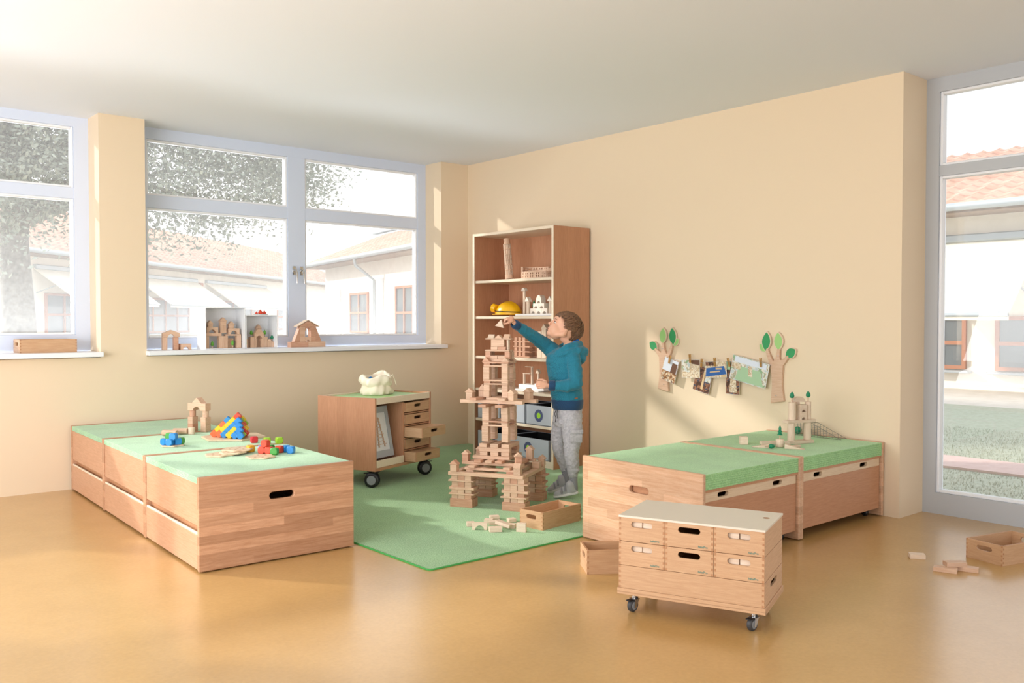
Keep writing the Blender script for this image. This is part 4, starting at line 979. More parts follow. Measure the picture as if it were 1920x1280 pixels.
g = G(); g.tube([bagM.inverted() @ (bagM @ Vector(p)) for p in ((.06, -.09, .11), (.075, -.10, .125), (.09, -.098, .11), (.096, -.11, .08), (.10, -.115, .06))], .0035, 8); g.obj('drawstring', 'cotton', bag, smooth=60)

# ------------------------------------------------------------ window sill
SZ = .9555; SY = .075
gs = 'beech blocks of the gate on the window sill'
W_ = Site(T(-2.775, SY, SZ, R(-8)), gs, ['block', 'block_red'], ' of the gate on the left of the window sill')
W_('box', -.045, 0, 0, .034, .045, .095, 'left pillar block'); W_('box', .035, 0, 0, .034, .045, .095, 'right pillar block')
W_('roofarch', 0, 0, .0953, .122, .05, .055, 'gabled arch block'); W_('arch', .105, -.01, 0, .075, .045, .045, 'small arched end block'); W_('box', .062, .03, 0, .05, .03, .045, 'low block')
def shadow_box(x0, x1, H_, D_, label, nm, y0=-.02):
    r_ = thing('display_box', label, 'display box', T(x0, y0, SZ)); w_ = x1-x0; t_ = .006
    for c, s_ in (((t_/2, D_/2, H_/2), (t_, D_, H_)), ((w_-t_/2, D_/2, H_/2), (t_, D_, H_)), ((w_/2, D_/2, H_-t_/2), (w_-2*t_, D_, t_)), ((w_/2, D_/2, t_/2), (w_-2*t_, D_, t_)), ((w_/2, D_-t_/2, H_/2), (w_-2*t_, t_, H_-2*t_))):
        g = G(); g.box(c, s_, .0008); g.obj('box_panel', 'white', r_)
    return r_
shadow_box(-2.545, -2.225, .322, .17, 'larger white open display box holding a toy castle on the sill', 0)
shadow_box(-2.222, -1.955, .265, .17, 'smaller white open display box holding an arched toy castle on the sill', 0)
a = Site(T(-2.385, .05, SZ+.0063), 'beech blocks of the castle in the larger display box', ['block'], ' of the castle in the larger box')
for x, n_ in ((-.13, 'leftmost'), (-.015, 'left middle'), (.02, 'right middle'), (.128, 'rightmost')): a('box', x, 0, 0, .036, .04, .095, n_ + ' ground pillar')
a('box', -.08, 0, .0953, .135, .04, .022, 'left lintel'); a('box', .083, 0, .0953, .125, .04, .012, 'right lintel'); a('box', .005, 0, .0953, .046, .04, .012, 'short lintel')if 0 else None
a('arch', -.085, 0, .1176, .09, .04, .046, 'left upper arch'); a('arch', .088, 0, .1076, .09, .04, .046, 'right upper arch')
a('box', .003, 0, .1176, .046, .04, .060, 'lower block in the middle turret') ; a('box', .003, 0, .1779, .046, .04, .03, 'upper block in the middle turret'); a('roof', .003, 0, .2082, .062, .04, .032, 'roof over the middle turret')
a('box', -.10, 0, .1639, .038, .036, .022, 'left turret cube'); a('roof', -.10, 0, .1862, .056, .038, .03, 'roof over the left turret'); a('box', .07, 0, .1539, .038, .036, .024, 'right turret cube'); a('roof', .07, 0, .1782, .056, .038, .032, 'roof over the right turret')
a('box', .078, .03, 0, .045, .02, .075, 'door block behind the right opening')
toy_tree(-.085, -.012, 0, 'light green toy tree in the left opening of the larger display box', tg, 'leafy', .06, 'tree_light', Mx=a.M); toy_tree(.078, -.012, 0, 'light green toy tree in the right opening of the larger display box', tg, 'leafy', .065, 'tree_light', Mx=a.M)
c_ = Site(T(-2.088, .05, SZ+.0063), 'beech blocks of the castle in the smaller display box', ['block'], ' of the castle in the smaller box')
for x, h_, n_ in ((-.105, .055, 'far left'), (-.058, .085, 'left'), (.055, .085, 'right'), (.088, .05, 'far right'), (.118, .045, 'end')): c_('box', x, 0, 0, .032 if abs(x) < .1 else .026, .038, h_, n_ + ' wall block')
c_('box', -.03, 0, 0, .022, .038, .07, 'left gate post'); c_('box', .028, 0, 0, .022, .038, .07, 'right gate post'); c_('arch', 0, 0, .0703, .078, .038, .048, 'gate arch'); c_('half', 0, 0, .1186, .058, .036, .028, 'half-round cap')
c_('box', .018, .04, 0, .03, .03, .15, 'rear tower block'); c_('roof', .018, .04, .1503, .052, .036, .034, 'rear tower roof'); c_('box', -.115, .035, 0, .03, .03, .15, 'rear left tower block'); c_('roof', -.115, .035, .1503, .05, .036, .034, 'rear left tower roof')
c_('half', -.105, 0, .0553, .03, .036, .014, 'left small half-round'); c_('half', .088, 0, .0503, .03, .036, .014, 'right small half-round')
toy_tree(-.058, 0, .0853, 'light green toy tree left of the arch in the smaller display box', tg, 'leafy', .055, 'tree_light', Mx=c_.M); toy_tree(.055, 0, .0853, 'light green toy tree right of the arch in the smaller display box', tg, 'leafy', .055, 'tree_light', Mx=c_.M)
toy_tree(.118, 0, .0453, 'round green toy tree at the right end inside the smaller display box', tg, 'drop', .05, Mx=c_.M); toy_tree(-.118, -.02, 0, 'light green toy tree at the left end inside the smaller display box', tg, 'leafy', .07, 'tree_light', Mx=c_.M)
g = G(); g.lathe([(.0, .0), (.05, 0), (.062, .006), (.06, .007), (.048, .003), (0, .003)], 28); o = g.obj('small_plate', 'bright', None, T(-2.06, .06, SZ+.2655)); tag(o, 'small white plate with red toy onions on top of the smaller display box', 'plate')
for k, (x, y, s_) in enumerate(((-.038, 0, .8), (-.008, -.01, 1.25), (.028, -.005, 1.05), (.012, .028, .9))):
    r_ = thing('toy_onion', ('small red toy onion at the left of the plate', 'largest red toy onion in the middle of the plate', 'red toy onion at the right of the plate', 'red toy onion at the back of the plate')[k], 'toy onion', T(-2.06+x, .06+y, SZ+.2688) @ Matrix.Scale(s_, 4), 'red toy onions on the plate')
    g = G(); g.lathe([(0, 0), (.008, .001), (.0155, .009), (.014, .017), (.007, .023), (.003, .030), (0, .031)], 18); g.obj('bulb', 'onion', r_, smooth=60)
    g = G(); g.tube([(0, 0, .029), (.001, 0, .036), (.004, .001, .041)], .0015, 6); g.obj('tip', 'bright', r_)
h_ = Site(T(-1.648, SY, SZ), 'beech blocks of the house on the window sill', ['block_red', 'block'], ' of the sloping house on the window sill')
h_('box', -.08, 0, 0, .158, .06, .045, 'left base block'); h_('box', .08, 0, 0, .158, .06, .045, 'right base block')
for s_, n_ in ((-1, 'left'), (1, 'right')):
    g = G(); g.plate([(s_*.125, 0), (s_*.072, .125), (s_*.072, 0)] if s_ > 0 else [(-.125, 0), (-.072, 0), (-.072, .125)], .05, (), XZ(.025), bev=.0008); o = g.obj('wedge_block', 'block_red', None, h_.M @ T(0, 0, .0453)); tag(o, f'tall {n_} wedge block' + h_.w, 'toy block', h_.g)
    h_('box', s_*.049, 0, .0453, .045, .05, .048, f'{n_} lower wall block'); h_('box', s_*.049, 0, .0936, .045, .05, .048, f'{n_} middle wall block'); h_('box', s_*.049, 0, .1419, .045, .05, .028, f'{n_} upper wall block')
h_('arch', 0, 0, .0453, .052, .05, .036, 'small low arch')
g = G(); ar = [(.026*math.cos(PI - PI*i/12), .026*math.sin(PI*i/12)) for i in range(13)]; g.plate([(-.0265, 0)] + [(x*.9, y) for x, y in ar] + [(.0265, 0), (.0265, .034), (-.0265, .034)], .05, (), XZ(.025)); o = g.obj('arch_block', 'block_red', None, h_.M @ T(0, 0, .1419-.006)); tag(o, 'tall window arch block' + h_.w, 'toy block', h_.g)
h_('roof', 0, 0, .1703, .178, .06, .048, 'broad gable'); 
for s_, n_ in ((-1, 'left'), (1, 'right')):
    o = h_('box', 0, 0, 0, .118, .066, .006, n_ + ' thin roof board', mat='block_pale'); th = math.atan2(.048, .089); o.matrix_local = h_.M @ T(s_*.0485, 0, .1703+.0262, 0, 0, s_*th)

# ------------------------------------------------------------ bookcase contents
BX = -.40
def at_shelf(y, z, dx=0): return T(BX+.08+dx, y, z+.0065, R(-90))          # local x -> -Y (to the right), local -y -> towards the room
pi_ = thing('leaning_tower', 'leaning round wooden toy tower with many arcades on the top shelf', 'toy tower', at_shelf(-.985, 1.513) @ T(0, 0, .005, 0, 0, R(-6.5)))
zz = .035
g = G(); g.cyl((0, 0, 0), (0, 0, .036), .036, n=28); g.obj('base_drum', 'block', pi_, smooth=40)
for k in range(6):
    st = bpy.data.objects.new('storey', None); COL.objects.link(st); st.parent = pi_; st.matrix_local = T(0, 0, .036+k*.044)
    g = G(); g.cyl((0, 0, 0), (0, 0, .044), .024, n=24); g.lathe([(.032, .038), (.033, .040), (.033, .044), (.024, .044)], 28); g.obj('storey_core', 'block', st, smooth=40)
    g = G(); 
    for i in range(14): a_ = 2*PI*i/14; g.cyl((.0295*math.cos(a_), .0295*math.sin(a_), 0), (.0295*math.cos(a_), .0295*math.sin(a_), .039), .0028, n=6)
    q = g.obj('arcade', 'block_pale', st); q['kind'] = 'stuff'
g = G(); g.lathe([(.0, .3), (.026, .3), (.026, .345), (.021, .347), (.021, .335), (0, .335)], 24); g.obj('belfry', 'block', pi_, smooth=40)
co = thing('toy_arena', 'oval wooden toy arena with rows of square windows on the top shelf', 'toy arena', at_shelf(-1.305, 1.513, .02))
n_ = 16
for i in range(n_):
    a0 = 2*PI*i/n_; A_, B_ = .155, .085; am = a0+PI/n_; c = Vector((A_*math.cos(am), B_*math.sin(am), 0)); tdir = math.atan2(B_*math.cos(am), -A_*math.sin(am)); seg = 2*PI*math.hypot(A_*math.sin(am), B_*math.cos(am))/n_ + .003
    h2 = .098 if (math.cos(am) < -.75 or math.sin(am) > .3) else .055
    if h2 > .09 and .2 < math.cos(am) < 1.1 and math.sin(am) > .7: h2 = .085
    nz = 4 if h2 > .08 else 2; hl = [rect(-seg*.28+j*seg*.36-.004, .008+k*.023, -seg*.28+j*seg*.36+.006, .022+k*.023) for j in (0, 1) for k in range(nz) if .022+k*.023 < h2-.004]
    g = G(); g.plate(rect(-seg/2, 0, seg/2, h2), .014, hl, Matrix.Translation(c) @ Matrix.Rotation(tdir + PI, 4, 'Z') @ XZ(.007)); g.obj('wall_segment', 'block', co)
g = G(); g.plate([(  .14*math.cos(2*PI*i/32), .073*math.sin(2*PI*i/32)) for i in range(32)], .006); g.obj('arena_floor', 'block', co)
# helmet with lamp
hm = thing('toy_helmet', 'yellow construction helmet with a round headlamp on the second shelf', 'helmet', at_shelf(-.925, 1.207, .04) @ T(0, 0, .004, R(12)))
g = G(); b = bmesh.new(); bmesh.ops.create_uvsphere(b, u_segments=40, v_segments=24, radius=1)
bmesh.ops.delete(b, geom=[v for v in b.verts if v.co.z < -.01], context='VERTS')
for v in b.verts:
    rb = 1 + .05*max(0, 1-abs(v.co.y)*5)*(v.co.z > .2) + .03*max(0, 1-abs(abs(v.co.y)-.45)*9)
    v.co = Vector((v.co.x*.125*rb, v.co.y*.095, v.co.z*.108*rb + .012))
bmesh.ops.solidify(b, geom=b.faces[:], thickness=.004); g._merge(b, None, 0); g.obj('shell', 'yellow', hm, smooth=50)
g = G(); g.lathe([(.099, .010), (.116, .008), (.118, .011), (.116, .015), (.099, .018)], 44, Matrix.Diagonal((1.24, .98, 1, 1)) @ T(-.006)); g.obj('brim', 'yellow', hm, smooth=50)
g = G(); g.tube([(.122*math.cos(t_)*1.02, -.098*math.sin(t_), .035+.02*math.cos(t_*1.0)*-.3) for t_ in [R(5+10*i) for i in range(18)]], .004, 8); g.obj('strap', 'black', hm, smooth=60)
lp = bpy.data.objects.new('headlamp', None); COL.objects.link(lp); lp.parent = hm; lp.matrix_local = T(-.105, -.045, .062, 0, 0, R(-78)) @ T(0, 0, 0)
g = G(); g.cyl((0, 0, -.01), (0, 0, .03), .034, .038, n=26, bev=.003); g.obj('lamp_housing', 'yellow', lp, smooth=40)
g = G(); g.lathe([(0, .036), (.018, .035), (.030, .031), (.030, .028), (0, .028)], 24); g.obj('lamp_lens', 'bright', lp, smooth=60)
# toy castle on a board, its beech whitened as if brightly lit
cb_ = at_shelf(-1.335, 1.207, .0); g = G(); g.box((0, .03, .010), (.44, .16, .018), .002); o = g.obj('castle_board', 'bright', None, cb_); tag(o, 'long pale base board under the arched toy castle on the second shelf', 'toy board')
e_ = Site(cb_ @ T(.0, .03, .0193), 'pale blocks of the arched castle on the second shelf', ['lit_wood'], ' of the arched castle on the second shelf')
for k in range(3): e_('arch', -.075+k*.068+.015, 0, 0, .066, .05, .042, ('left', 'middle', 'right')[k] + ' bottom arch')
for k in range(2): e_('arch', -.041+k*.068+.015, 0, .0423, .066, .05, .042, ('left', 'right')[k] + ' middle-row arch')
e_('arch', .008, 0, .0846, .062, .05, .044, 'top arch'); e_('half', .008, 0, .1289, .046, .05, .022, 'cap half-round')
e_('cyl', -.195, 0, 0, .024, .024, .19, 'tall slim column', mat='pale_z'); e_('half', -.195, 0, .1903, .046, .03, .026, 'dome on the tall column')
for x, n2 in ((-.145, 'left'), (.13, 'right')): e_('cyl', x, 0, 0, .034, .034, .10, n2 + ' short column', mat='pale_z'); e_('roof', x, 0, .1003, .058, .04, .04, n2 + ' pointed roof')
e_('cyl', .195, .0, 0, .03, .03, .11, 'far right column', mat='pale_z')
toy_tree(-.065, .0, .0846-.0, 'small green toy tree left of the top arch on the second shelf', tg, 'drop', .045, Mx=e_.M @ T(-.0, .02, 0) if 0 else e_.M @ T(.005, 0, 0)) if 0 else None
toy_tree(-.108, .03, 0, 'green toy tree between the left column and the arches on the second shelf', tg, 'drop', .11, Mx=e_.M, ); toy_tree(.105, .03, 0, 'green toy tree between the arches and the right column on the second shelf', tg, 'drop', .11, Mx=e_.M)
# crosswise stack on the third shelf
f2 = Site(at_shelf(-1.13, .866, .05), 'rosy planks of the crosswise stack on the third shelf', ['block_red'], ' of the rosy crosswise stack on the third shelf')
on = ('lowest', 'second', 'third', 'fourth', 'fifth', 'sixth', 'seventh', 'eighth')
for k in range(8):
    if k % 2 == 0:
        for s_ in (-1, 1): f2('box', .01, s_*.04, k*.0205, .205, .03, .010, ('front' if s_ < 0 else 'rear') + f' thin plank, {on[k//2]} pair')
    else:
        for s_, n2 in ((-1, 'left'), (0, 'middle'), (1, 'right')): f2('box', s_*.05-.01, 0, (k-1)*.0205+.0103, .034, .11, .0305, n2 + f' cross block, {on[k//2]} course')
f3 = Site(at_shelf(-1.40, .866, .06), 'pale upright blocks on the third shelf', ['block_pale'], ' on the third shelf, behind the boy\'s arm')  # paler beech stands in for the white light on these blocks
f3('box', -.085, 0, 0, .052, .05, .215, 'tall pale upright block, left one'); f3('box', -.028, 0, 0, .052, .05, .235, 'tall pale upright block, middle one'); f3('box', .04, .01, 0, .075, .05, .19, 'broad rosy upright block, right one', mat='block_red'); f3('roof', -.028, 0, .2353, .075, .05, .04, 'pale roof block on the middle upright block')
f3('box', .105, .0, 0, .045, .05, .16, 'shorter pale upright block, far right one')
# fourth shelf: thin construction on white plates
f4 = Site(at_shelf(-1.26, .59, .05), 'pale parts of the thin construction on the fourth shelf', ['block_pale'], ' of the thin construction on the fourth shelf')  # paler beech paints in the bright light on this construction
f4('box', -.06, 0, 0, .36, .16, .012, 'broad base board', mat='bright'); f4('box', -.07, .01, .0123, .2, .1, .04, 'long low block on the base', mat='bright'); f4('box', .10, -.02, .0123, .11, .07, .055, 'short low block on the base', mat='bright'); f4('box', .05, .03, .0523 if 0 else .0123, .03, .03, .05, 'small cube behind')
for x, h_, n2 in ((-.045, .19, 'tall left'), (.055, .13, 'shorter right')): f4('box', x, .0 if x < 0 else -.02, .0526 if x < 0 else .0676, .016, .016, h_-.05, n2 + ' upright stick')
f4('box', -.075, .0, .1929, .10, .018, .007, 'upper thin cross plank'); f4('box', .0, -.0, .113+.01, .11, .012, .006, 'lower thin cross plank', rz=.0) if 0 else None
f4('roof', .055, -.02, .1479, .05, .03, .035, 'pale roof on the right stick')
f4('box', -.12, -.02, .0526, .016, .016, .085, 'left low stick'); f4('box', -.09, -.02, .138, .09, .014, .006, 'lower thin cross plank')

# ------------------------------------------------------------ trees and photo line on the right wall
def leafshape(w_, h_, n=12):
    return [(w_/2*math.sin(PI*i/n)**.85, -h_/2+h_*i/n) for i in range(n+1)] + [(-w_/2*math.sin(PI*i/n)**.85, h_/2-h_*i/n) for i in range(1, n)]
def tree_hook(y, z, fl, label, sc=1.):
    """wall silhouette: local x -> to the right in the picture (-Y), y -> up"""
    root = thing('tree_hanger', label, 'wall decoration', T(-.001, y, z) @ YZ(0) @ Matrix.Scale(sc, 4), 'wooden tree silhouettes holding the photo line')
    f = -1 if fl else 1
    out = [(-.045, 0), (.055, .0-.018), (.045, .10), (.05, .17), (.062, .235), (.088, .30), (.094, .34), (.082, .35), (.058, .295), (.038, .262), (.018, .29), (.008, .345), (-.012, .345), (-.010, .285), (-.018, .27), (-.045, .285), (-.068, .305), (-.080, .295), (-.058, .262), (-.036, .235), (-.032, .17), (-.030, .10)]
    out = [(x*f, yy) for x, yy in out]; out = out if f > 0 else out[::-1]
    g = G(); g.plate(out, .022, (), None, bev=.002); g.obj('trunk_board', 'block', root)
    for (x, yy, w_, h_, rot, mt) in ((-.092, .320, .062, .085, 55, 'leaf_dark'), (.0, .395, .060, .115, -3, 'leaf_pale'), (.092, .392, .062, .125, 4, 'leaf_dark'), (.118, .350, .045, .07, -50, 'leaf_pale')):
        Lm_ = T(x*f, yy, .0 if mt == 'leaf_pale' and w_ < .05 else .004, R(rot*f)); g = G(); g.plate(leafshape(w_*1.16, h_*1.10), .016, (), None, bev=.001); lf = g.obj('leaf_board', 'block_pale', root, Lm_)
        g = G(); g.plate(leafshape(w_, h_), .0012, (), T(0, 0, .0155)); g.obj('leaf_paint', mt, lf)
    for (x, yy) in ((.0, .30), (.012*f, .035)): g = G(); g.lathe([(0, .0235), (.004, .023), (.0045, .0215)], 12, T(x, yy, 0)); g.obj('screw', 'steel', root)
tree_hook(-2.395, .668, False, 'left wooden tree silhouette with green leaves on the right wall beside the bookcase')
tree_hook(-3.375, .645, True, 'right wooden tree silhouette with green leaves on the wall above the farther platform', 1.0)
pts = []
for i in range(25):
    t_ = i/24; y = -2.475 + (-3.335+2.475)*t_; pts.append((-.03, y, .897 - .015*t_ - .022*4*t_*(1-t_)))
g = G(); g.tube(pts, .0012, 6); o = g.obj('photo_string', 'paperwhite'); tag(o, 'thin string sagging between the two wooden tree silhouettes', 'string')
def photomat(name, sc, stops, seed):
    m, t, b = newmat(name); v = coords(t, (1, 1, 1), False); mp = N(t, 'ShaderNodeVectorMath', operation='ADD'); mp.inputs[1].default_value = (seed, seed*1.7, 0); t.links.new(v, mp.inputs[0])
    vo = N(t, 'ShaderNodeTexVoronoi'); vo.inputs['Scale'].default_value = sc; n = N(t, 'ShaderNodeTexNoise'); n.inputs['Scale'].default_value = sc*.5; n.inputs['Detail'].default_value = 5; n.inputs['Distortion'].default_value = 1.5
    t.links.new(mp.outputs[0], vo.inputs[0]); t.links.new(mp.outputs[0], n.inputs[0]); c = mixc(t, vo.outputs['Color'], n.outputs['Color'], .75); bw = N(t, 'ShaderNodeRGBToBW'); t.links.new(c, bw.inputs[0])
    r_ = ramp(t, bw.outputs[0], stops); t.links.new(r_.outputs[0], b.inputs['Base Color']); b.inputs['Roughness'].default_value = .35; return m
def photo(corn, label, mats, patches, dx):
    """corners (y,z) measured on the wall; hangs dx in front of the wall"""
    cy = sum(c[0] for c in corn)/4; cz = sum(c[1] for c in corn)/4; f = (Vector((-(corn[1][0]-corn[0][0]), corn[1][1]-corn[0][1]))); wv_ = f.length; e = f.normalized(); up = Vector((-e.y, e.x))
    hv = (Vector((-(corn[0][0]-corn[3][0]), corn[0][1]-corn[3][1]))).length; hv = (hv + (Vector((-(corn[1][0]-corn[2][0]), corn[1][1]-corn[2][1]))).length)/2
    o_ = T(-dx, cy, cz) @ YZ(0) @ Matrix.Rotation(math.atan2(e.y, e.x), 4, 'Z'); g = G(); g.box((0, 0, 0), (wv_, hv, .0012), 0, 0); g.box((0, 0, .0009), (wv_*.985, hv*.985, .0006), 0, 1)
    k = 2
    for (u0, v0, u1, v1, u2, v2, u3, v3, mi) in patches:
        g.plate([((a_-.5)*wv_*.97, (b_-.5)*hv*.97) for a_, b_ in ((u0, v0), (u1, v1), (u2, v2), (u3, v3))], .0004, (), T(0, 0, .0012+.0001*k), mi); k += 1
    ob = g.obj('hanging_photo', ['paperwhite'] + mats, None, o_); tag(ob, label, 'photo', 'colour photos pegged to the string'); return ob
brown = photomat('photo_brown', 60, [(0, '3E2A22'), (.42, '8B5E3C'), (.5, 'C69C72'), (.56, 'EADFCB'), (.62, '6D4A36')], 1)
blocksm = photomat('photo_blocks', 90, [(0, '4B3A30'), (.42, 'C9AE88'), (.5, 'EFE4CF'), (.56, 'A78358'), (.62, 'F3ECDD')], 4)
roomm = photomat('photo_room', 40, [(0, '7E8E96'), (.44, 'C9D3D4'), (.5, 'E8E4DA'), (.56, 'B4A58F'), (.62, '8FB08C')], 7)
dark = photomat('photo_dark', 45, [(0, '241A18'), (.42, '4C342B'), (.5, '7E5540'), (.56, 'A9795A'), (.62, '37445A')], 9)
M['ph_blue'] = plain('photo_blue', '2F63A8', .4); M['ph_pale'] = plain('photo_pale_blue', 'DCE3F0', .4); M['ph_green'] = plain('photo_green', 'A9C9A4', .4); M['ph_brown'] = plain('photo_wood', '6B4A38', .4); M['ph_beige'] = plain('photo_beige', 'D6B98F', .4)
photo([(-2.436, .915), (-2.571, .876), (-2.523, .701), (-2.381, .761)], 'leftmost hanging photo, pale sky with a dark wooden model at its right', [brown, 'ph_pale', 'ph_brown'], [(.02, .42, .98, .42, .98, .98, .02, .98, 2), (.55, .40, .95, .40, .95, .85, .60, .85, 3)], .040)
photo([(-2.585, .892), (-2.748, .897), (-2.759, .768), (-2.586, .763)], 'second hanging photo from the left, heap of pale blocks by a window', [blocksm, roomm, 'ph_brown'], [(.0, .35, .45, .3, .45, 1, .0, 1, 2), (.55, .8, 1, .7, 1, 1, .55, 1, 3)], .038)
photo([(-2.711, .862), (-2.851, .830), (-2.824, .655), (-2.700, .680)], 'low dark hanging photo left of the blue one', [dark, 'ph_beige', roomm], [(.45, .1, .6, .1, .58, .9, .5, .9, 2), (.62, .45, .98, .45, .98, .98, .7, .98, 3)], .031)
photo([(-2.791, .884), (-2.973, .894), (-2.995, .791), (-2.814, .767)], 'hanging photo with a bright blue table, in the middle of the line', [blocksm, 'ph_blue', dark, 'ph_beige'], [(.0, .05, 1, .2, .9, .72, .05, .6, 2), (.02, .75, .5, .75, .5, 1, .02, 1, 3), (.2, .3, .7, .35, .7, .43, .22, .38, 4), (.75, .0, 1, .0, 1, .18, .75, .14, 4), (.5, .5, .8, .5, .78, .6, .5, .62, 4)], .044)
photo([(-2.959, .895), (-3.070, .893), (-3.101, .677), (-2.979, .659)], 'low hanging photo of a tall pale block tower', [dark, blocksm, 'ph_green'], [(.25, .05, .85, .05, .62, .95, .45, .95, 2), (.0, .75, .3, .75, .3, 1, .0, 1, 3)], .033)
photo([(-3.03, .944), (-3.318, .885), (-3.270, .722), (-3.035, .776)], 'largest rightmost hanging photo of a room with a pale green floor', [roomm, 'ph_green', 'ph_pale', blocksm], [(.15, .02, .95, .02, .8, .62, .2, .62, 2), (.05, .75, .95, .75, .95, .98, .05, .98, 3), (.5, .3, .62, .3, .56, .72, .45, .72, 4), (.0, .5, .25, .45, .25, .7, .0, .7, 4)], .039)
def peg(y, z, rot, label):
    root = thing('clothes_peg', label, 'clothes peg', T(-.047, y, z) @ YZ(0) @ Matrix.Rotation(R(rot), 4, 'Z'), 'wooden clothes pegs on the string')
    for s_ in (-1, 1):
        g = G(); g.plate([(s_*.001, -.032), (s_*.006, -.032), (s_*.007, .0), (s_*.009, .028), (s_*.005, .030), (s_*.0015, .0)][::s_], .008, ()); g.obj('peg_half', 'bead_amber' if 0 else 'pegwood', root)
    g = G(); g.tube([(-.008, .002, .004), (-.008, .002, .010), (.008, .002, .010), (.008, .002, .004), (.008, .002, -.002), (-.008, .002, -.002)], .001, 6, closed=True); g.obj('spring', 'steel', root)
M['pegwood'] = wood('peg_wood', 'C99A55', 'A87A3C', 1, .5, .08)
for k, (y, z, r_) in enumerate(((-2.485, .893, -12), (-2.672, .905, 4), (-2.775, .878, -8), (-2.888, .888, 3), (-3.005, .890, 14), (-3.262, .898, 2))):
    peg(y, z, r_, 'wooden clothes peg holding the ' + ('leftmost photo', 'second photo from the left', 'low dark photo', 'photo with the blue table', 'photo of the pale block tower', 'largest rightmost photo')[k])
# ============================================================ THE BOY
def limb(g_, pts, rs, n=20):
    for p, r_ in zip(pts, rs): g_.ball(p, r_, n)
    for a_, b_, r0, r1 in zip(pts, pts[1:], rs, rs[1:]):
        if (Vector(b_) - Vector(a_)).length > 1e-5: g_.cyl(a_, b_, r0, r1, n)
def loft(g_, secs, n=40):
    """secs: (x, y, z, rx, ry, turn)"""
    b = bmesh.new(); rings = []
    for (x, y, z, rx, ry, tn) in secs:
        c, s_ = math.cos(tn), math.sin(tn); rg = []
        for i in range(n):
            a_ = 2*PI*i/n; u_ = rx*math.copysign(abs(math.cos(a_))**.88, math.cos(a_)); v_ = ry*math.copysign(abs(math.sin(a_))**.88, math.sin(a_))
            rg.append(b.verts.new((x + c*u_ - s_*v_, y + s_*u_ + c*v_, z)))
        rings.append(rg)
    for r0, r1 in zip(rings, rings[1:]):
        for i in range(n): b.faces.new((r0[i], r0[(i+1) % n], r1[(i+1) % n], r1[i]))
    b.faces.new(rings[0][::-1]); b.faces.new(rings[-1]); bmesh.ops.recalc_face_normals(b, faces=b.faces[:]); return g_._merge(b, None, 0)
def organic(g_, name, mat, parent, vox, smooth=4, fn=None, Mx=None):
    me = g_.mesh(name, mat); o = bpy.data.objects.new(name, me); COL.objects.link(o)
    md = o.modifiers.new('r', 'REMESH'); md.mode = 'VOXEL'; md.voxel_size = vox
    ms = o.modifiers.new('s', 'SMOOTH'); ms.factor = .5; ms.iterations = smooth
    dg = bpy.context.evaluated_depsgraph_get(); dg.update(); m2 = bpy.data.meshes.new_from_object(o.evaluated_get(dg)); bpy.data.objects.remove(o)
    if fn:
        nr = [v.normal.copy() for v in m2.vertices]
        for v, q in zip(m2.vertices, nr): v.co = v.co + q*fn(v.co)
    for p in m2.polygons: p.use_smooth = True
    m2.materials.clear(); m2.materials.append(M[mat] if isinstance(mat, str) else mat)
    return link(name, m2, parent, Mx)
m, t, b = newmat('child_skin'); b.inputs['Base Color'].default_value = rgb('E2AE92'); b.inputs['Roughness'].default_value = .5; b.inputs['Subsurface Weight'].default_value = .15; b.inputs['Subsurface Radius'].default_value = (.012, .005, .003); b.inputs['Subsurface Scale'].default_value = .5
M['skin'] = m; M['lips'] = plain('lips', 'C77E6E', .45)
def knit(name, c1, c2, sc, ang=0):
    m, t, b = newmat(name); v = coords(t, (1, 1, 1), False, (0, ang, 0)); wv = N(t, 'ShaderNodeTexWave'); wv.inputs['Scale'].default_value = sc; wv.inputs['Distortion'].default_value = 1.2; wv.inputs['Detail Scale'].default_value = 3; wv.bands_direction = 'DIAGONAL' if not ang else 'Z'
    t.links.new(v, wv.inputs[0]); n = N(t, 'ShaderNodeTexNoise'); n.inputs['Scale'].default_value = 400; t.links.new(v, n.inputs[0])
    c = ramp(t, wv.outputs[0], [(.2, c2), (.8, c1)]).outputs[0]; k = ramp(t, n.outputs[0], [(.3, (.85, .85, .85)), (.7, (1.12, 1.12, 1.12))]).outputs[0]
    t.links.new(mixc(t, c, k, 1., 'MULTIPLY'), b.inputs['Base Color']); b.inputs['Roughness'].default_value = .85; b.inputs['Sheen Weight'].default_value = .2
    bp = N(t, 'ShaderNodeBump'); bp.inputs['Strength'].default_value = .3; bp.inputs['Distance'].default_value = .001; t.links.new(wv.outputs[0], bp.inputs['Height']); t.links.new(bp.outputs[0], b.inputs['Normal']); return m
M['hoodie'] = knit('teal_knit', '1D8099', '176C84', 75); M['rib'] = knit('navy_rib', '17476F', '0E3355', 90)
M['pants'] = outmat('grey_marl', 'C2C1C5', 'A3A2A8', 70); M['sock'] = knit('grey_rib', '9A9BA1', '7C7D84', 60)
M['shoe'] = plain('grey_canvas', 'B0B1B4', .8, bump=.4, bscale=500); M['sole'] = plain('shoe_sole', 'D6D6D6', .6); M['lining'] = plain('blue_lining', '1D6FC4', .8); M['leather'] = plain('tan_label', '8E5A3A', .6)
m, t, b = newmat('brown_hair'); v = coords(t, (60, 60, 25), False); n = N(t, 'ShaderNodeTexNoise'); n.inputs['Scale'].default_value = 3; n.inputs['Detail'].default_value = 4; t.links.new(v, n.inputs[0])
t.links.new(ramp(t, n.outputs[0], [(.3, '4A3020'), (.7, '8A6446')]).outputs[0], b.inputs['Base Color']); b.inputs['Roughness'].default_value = .42; M['hair'] = m
BM = T(-1.06, -2.45, .006, R(49.497-90))
boy = thing('person', 'child in teal hoodie and grey trousers, on tiptoe holding a block over the tower', 'person', BM)
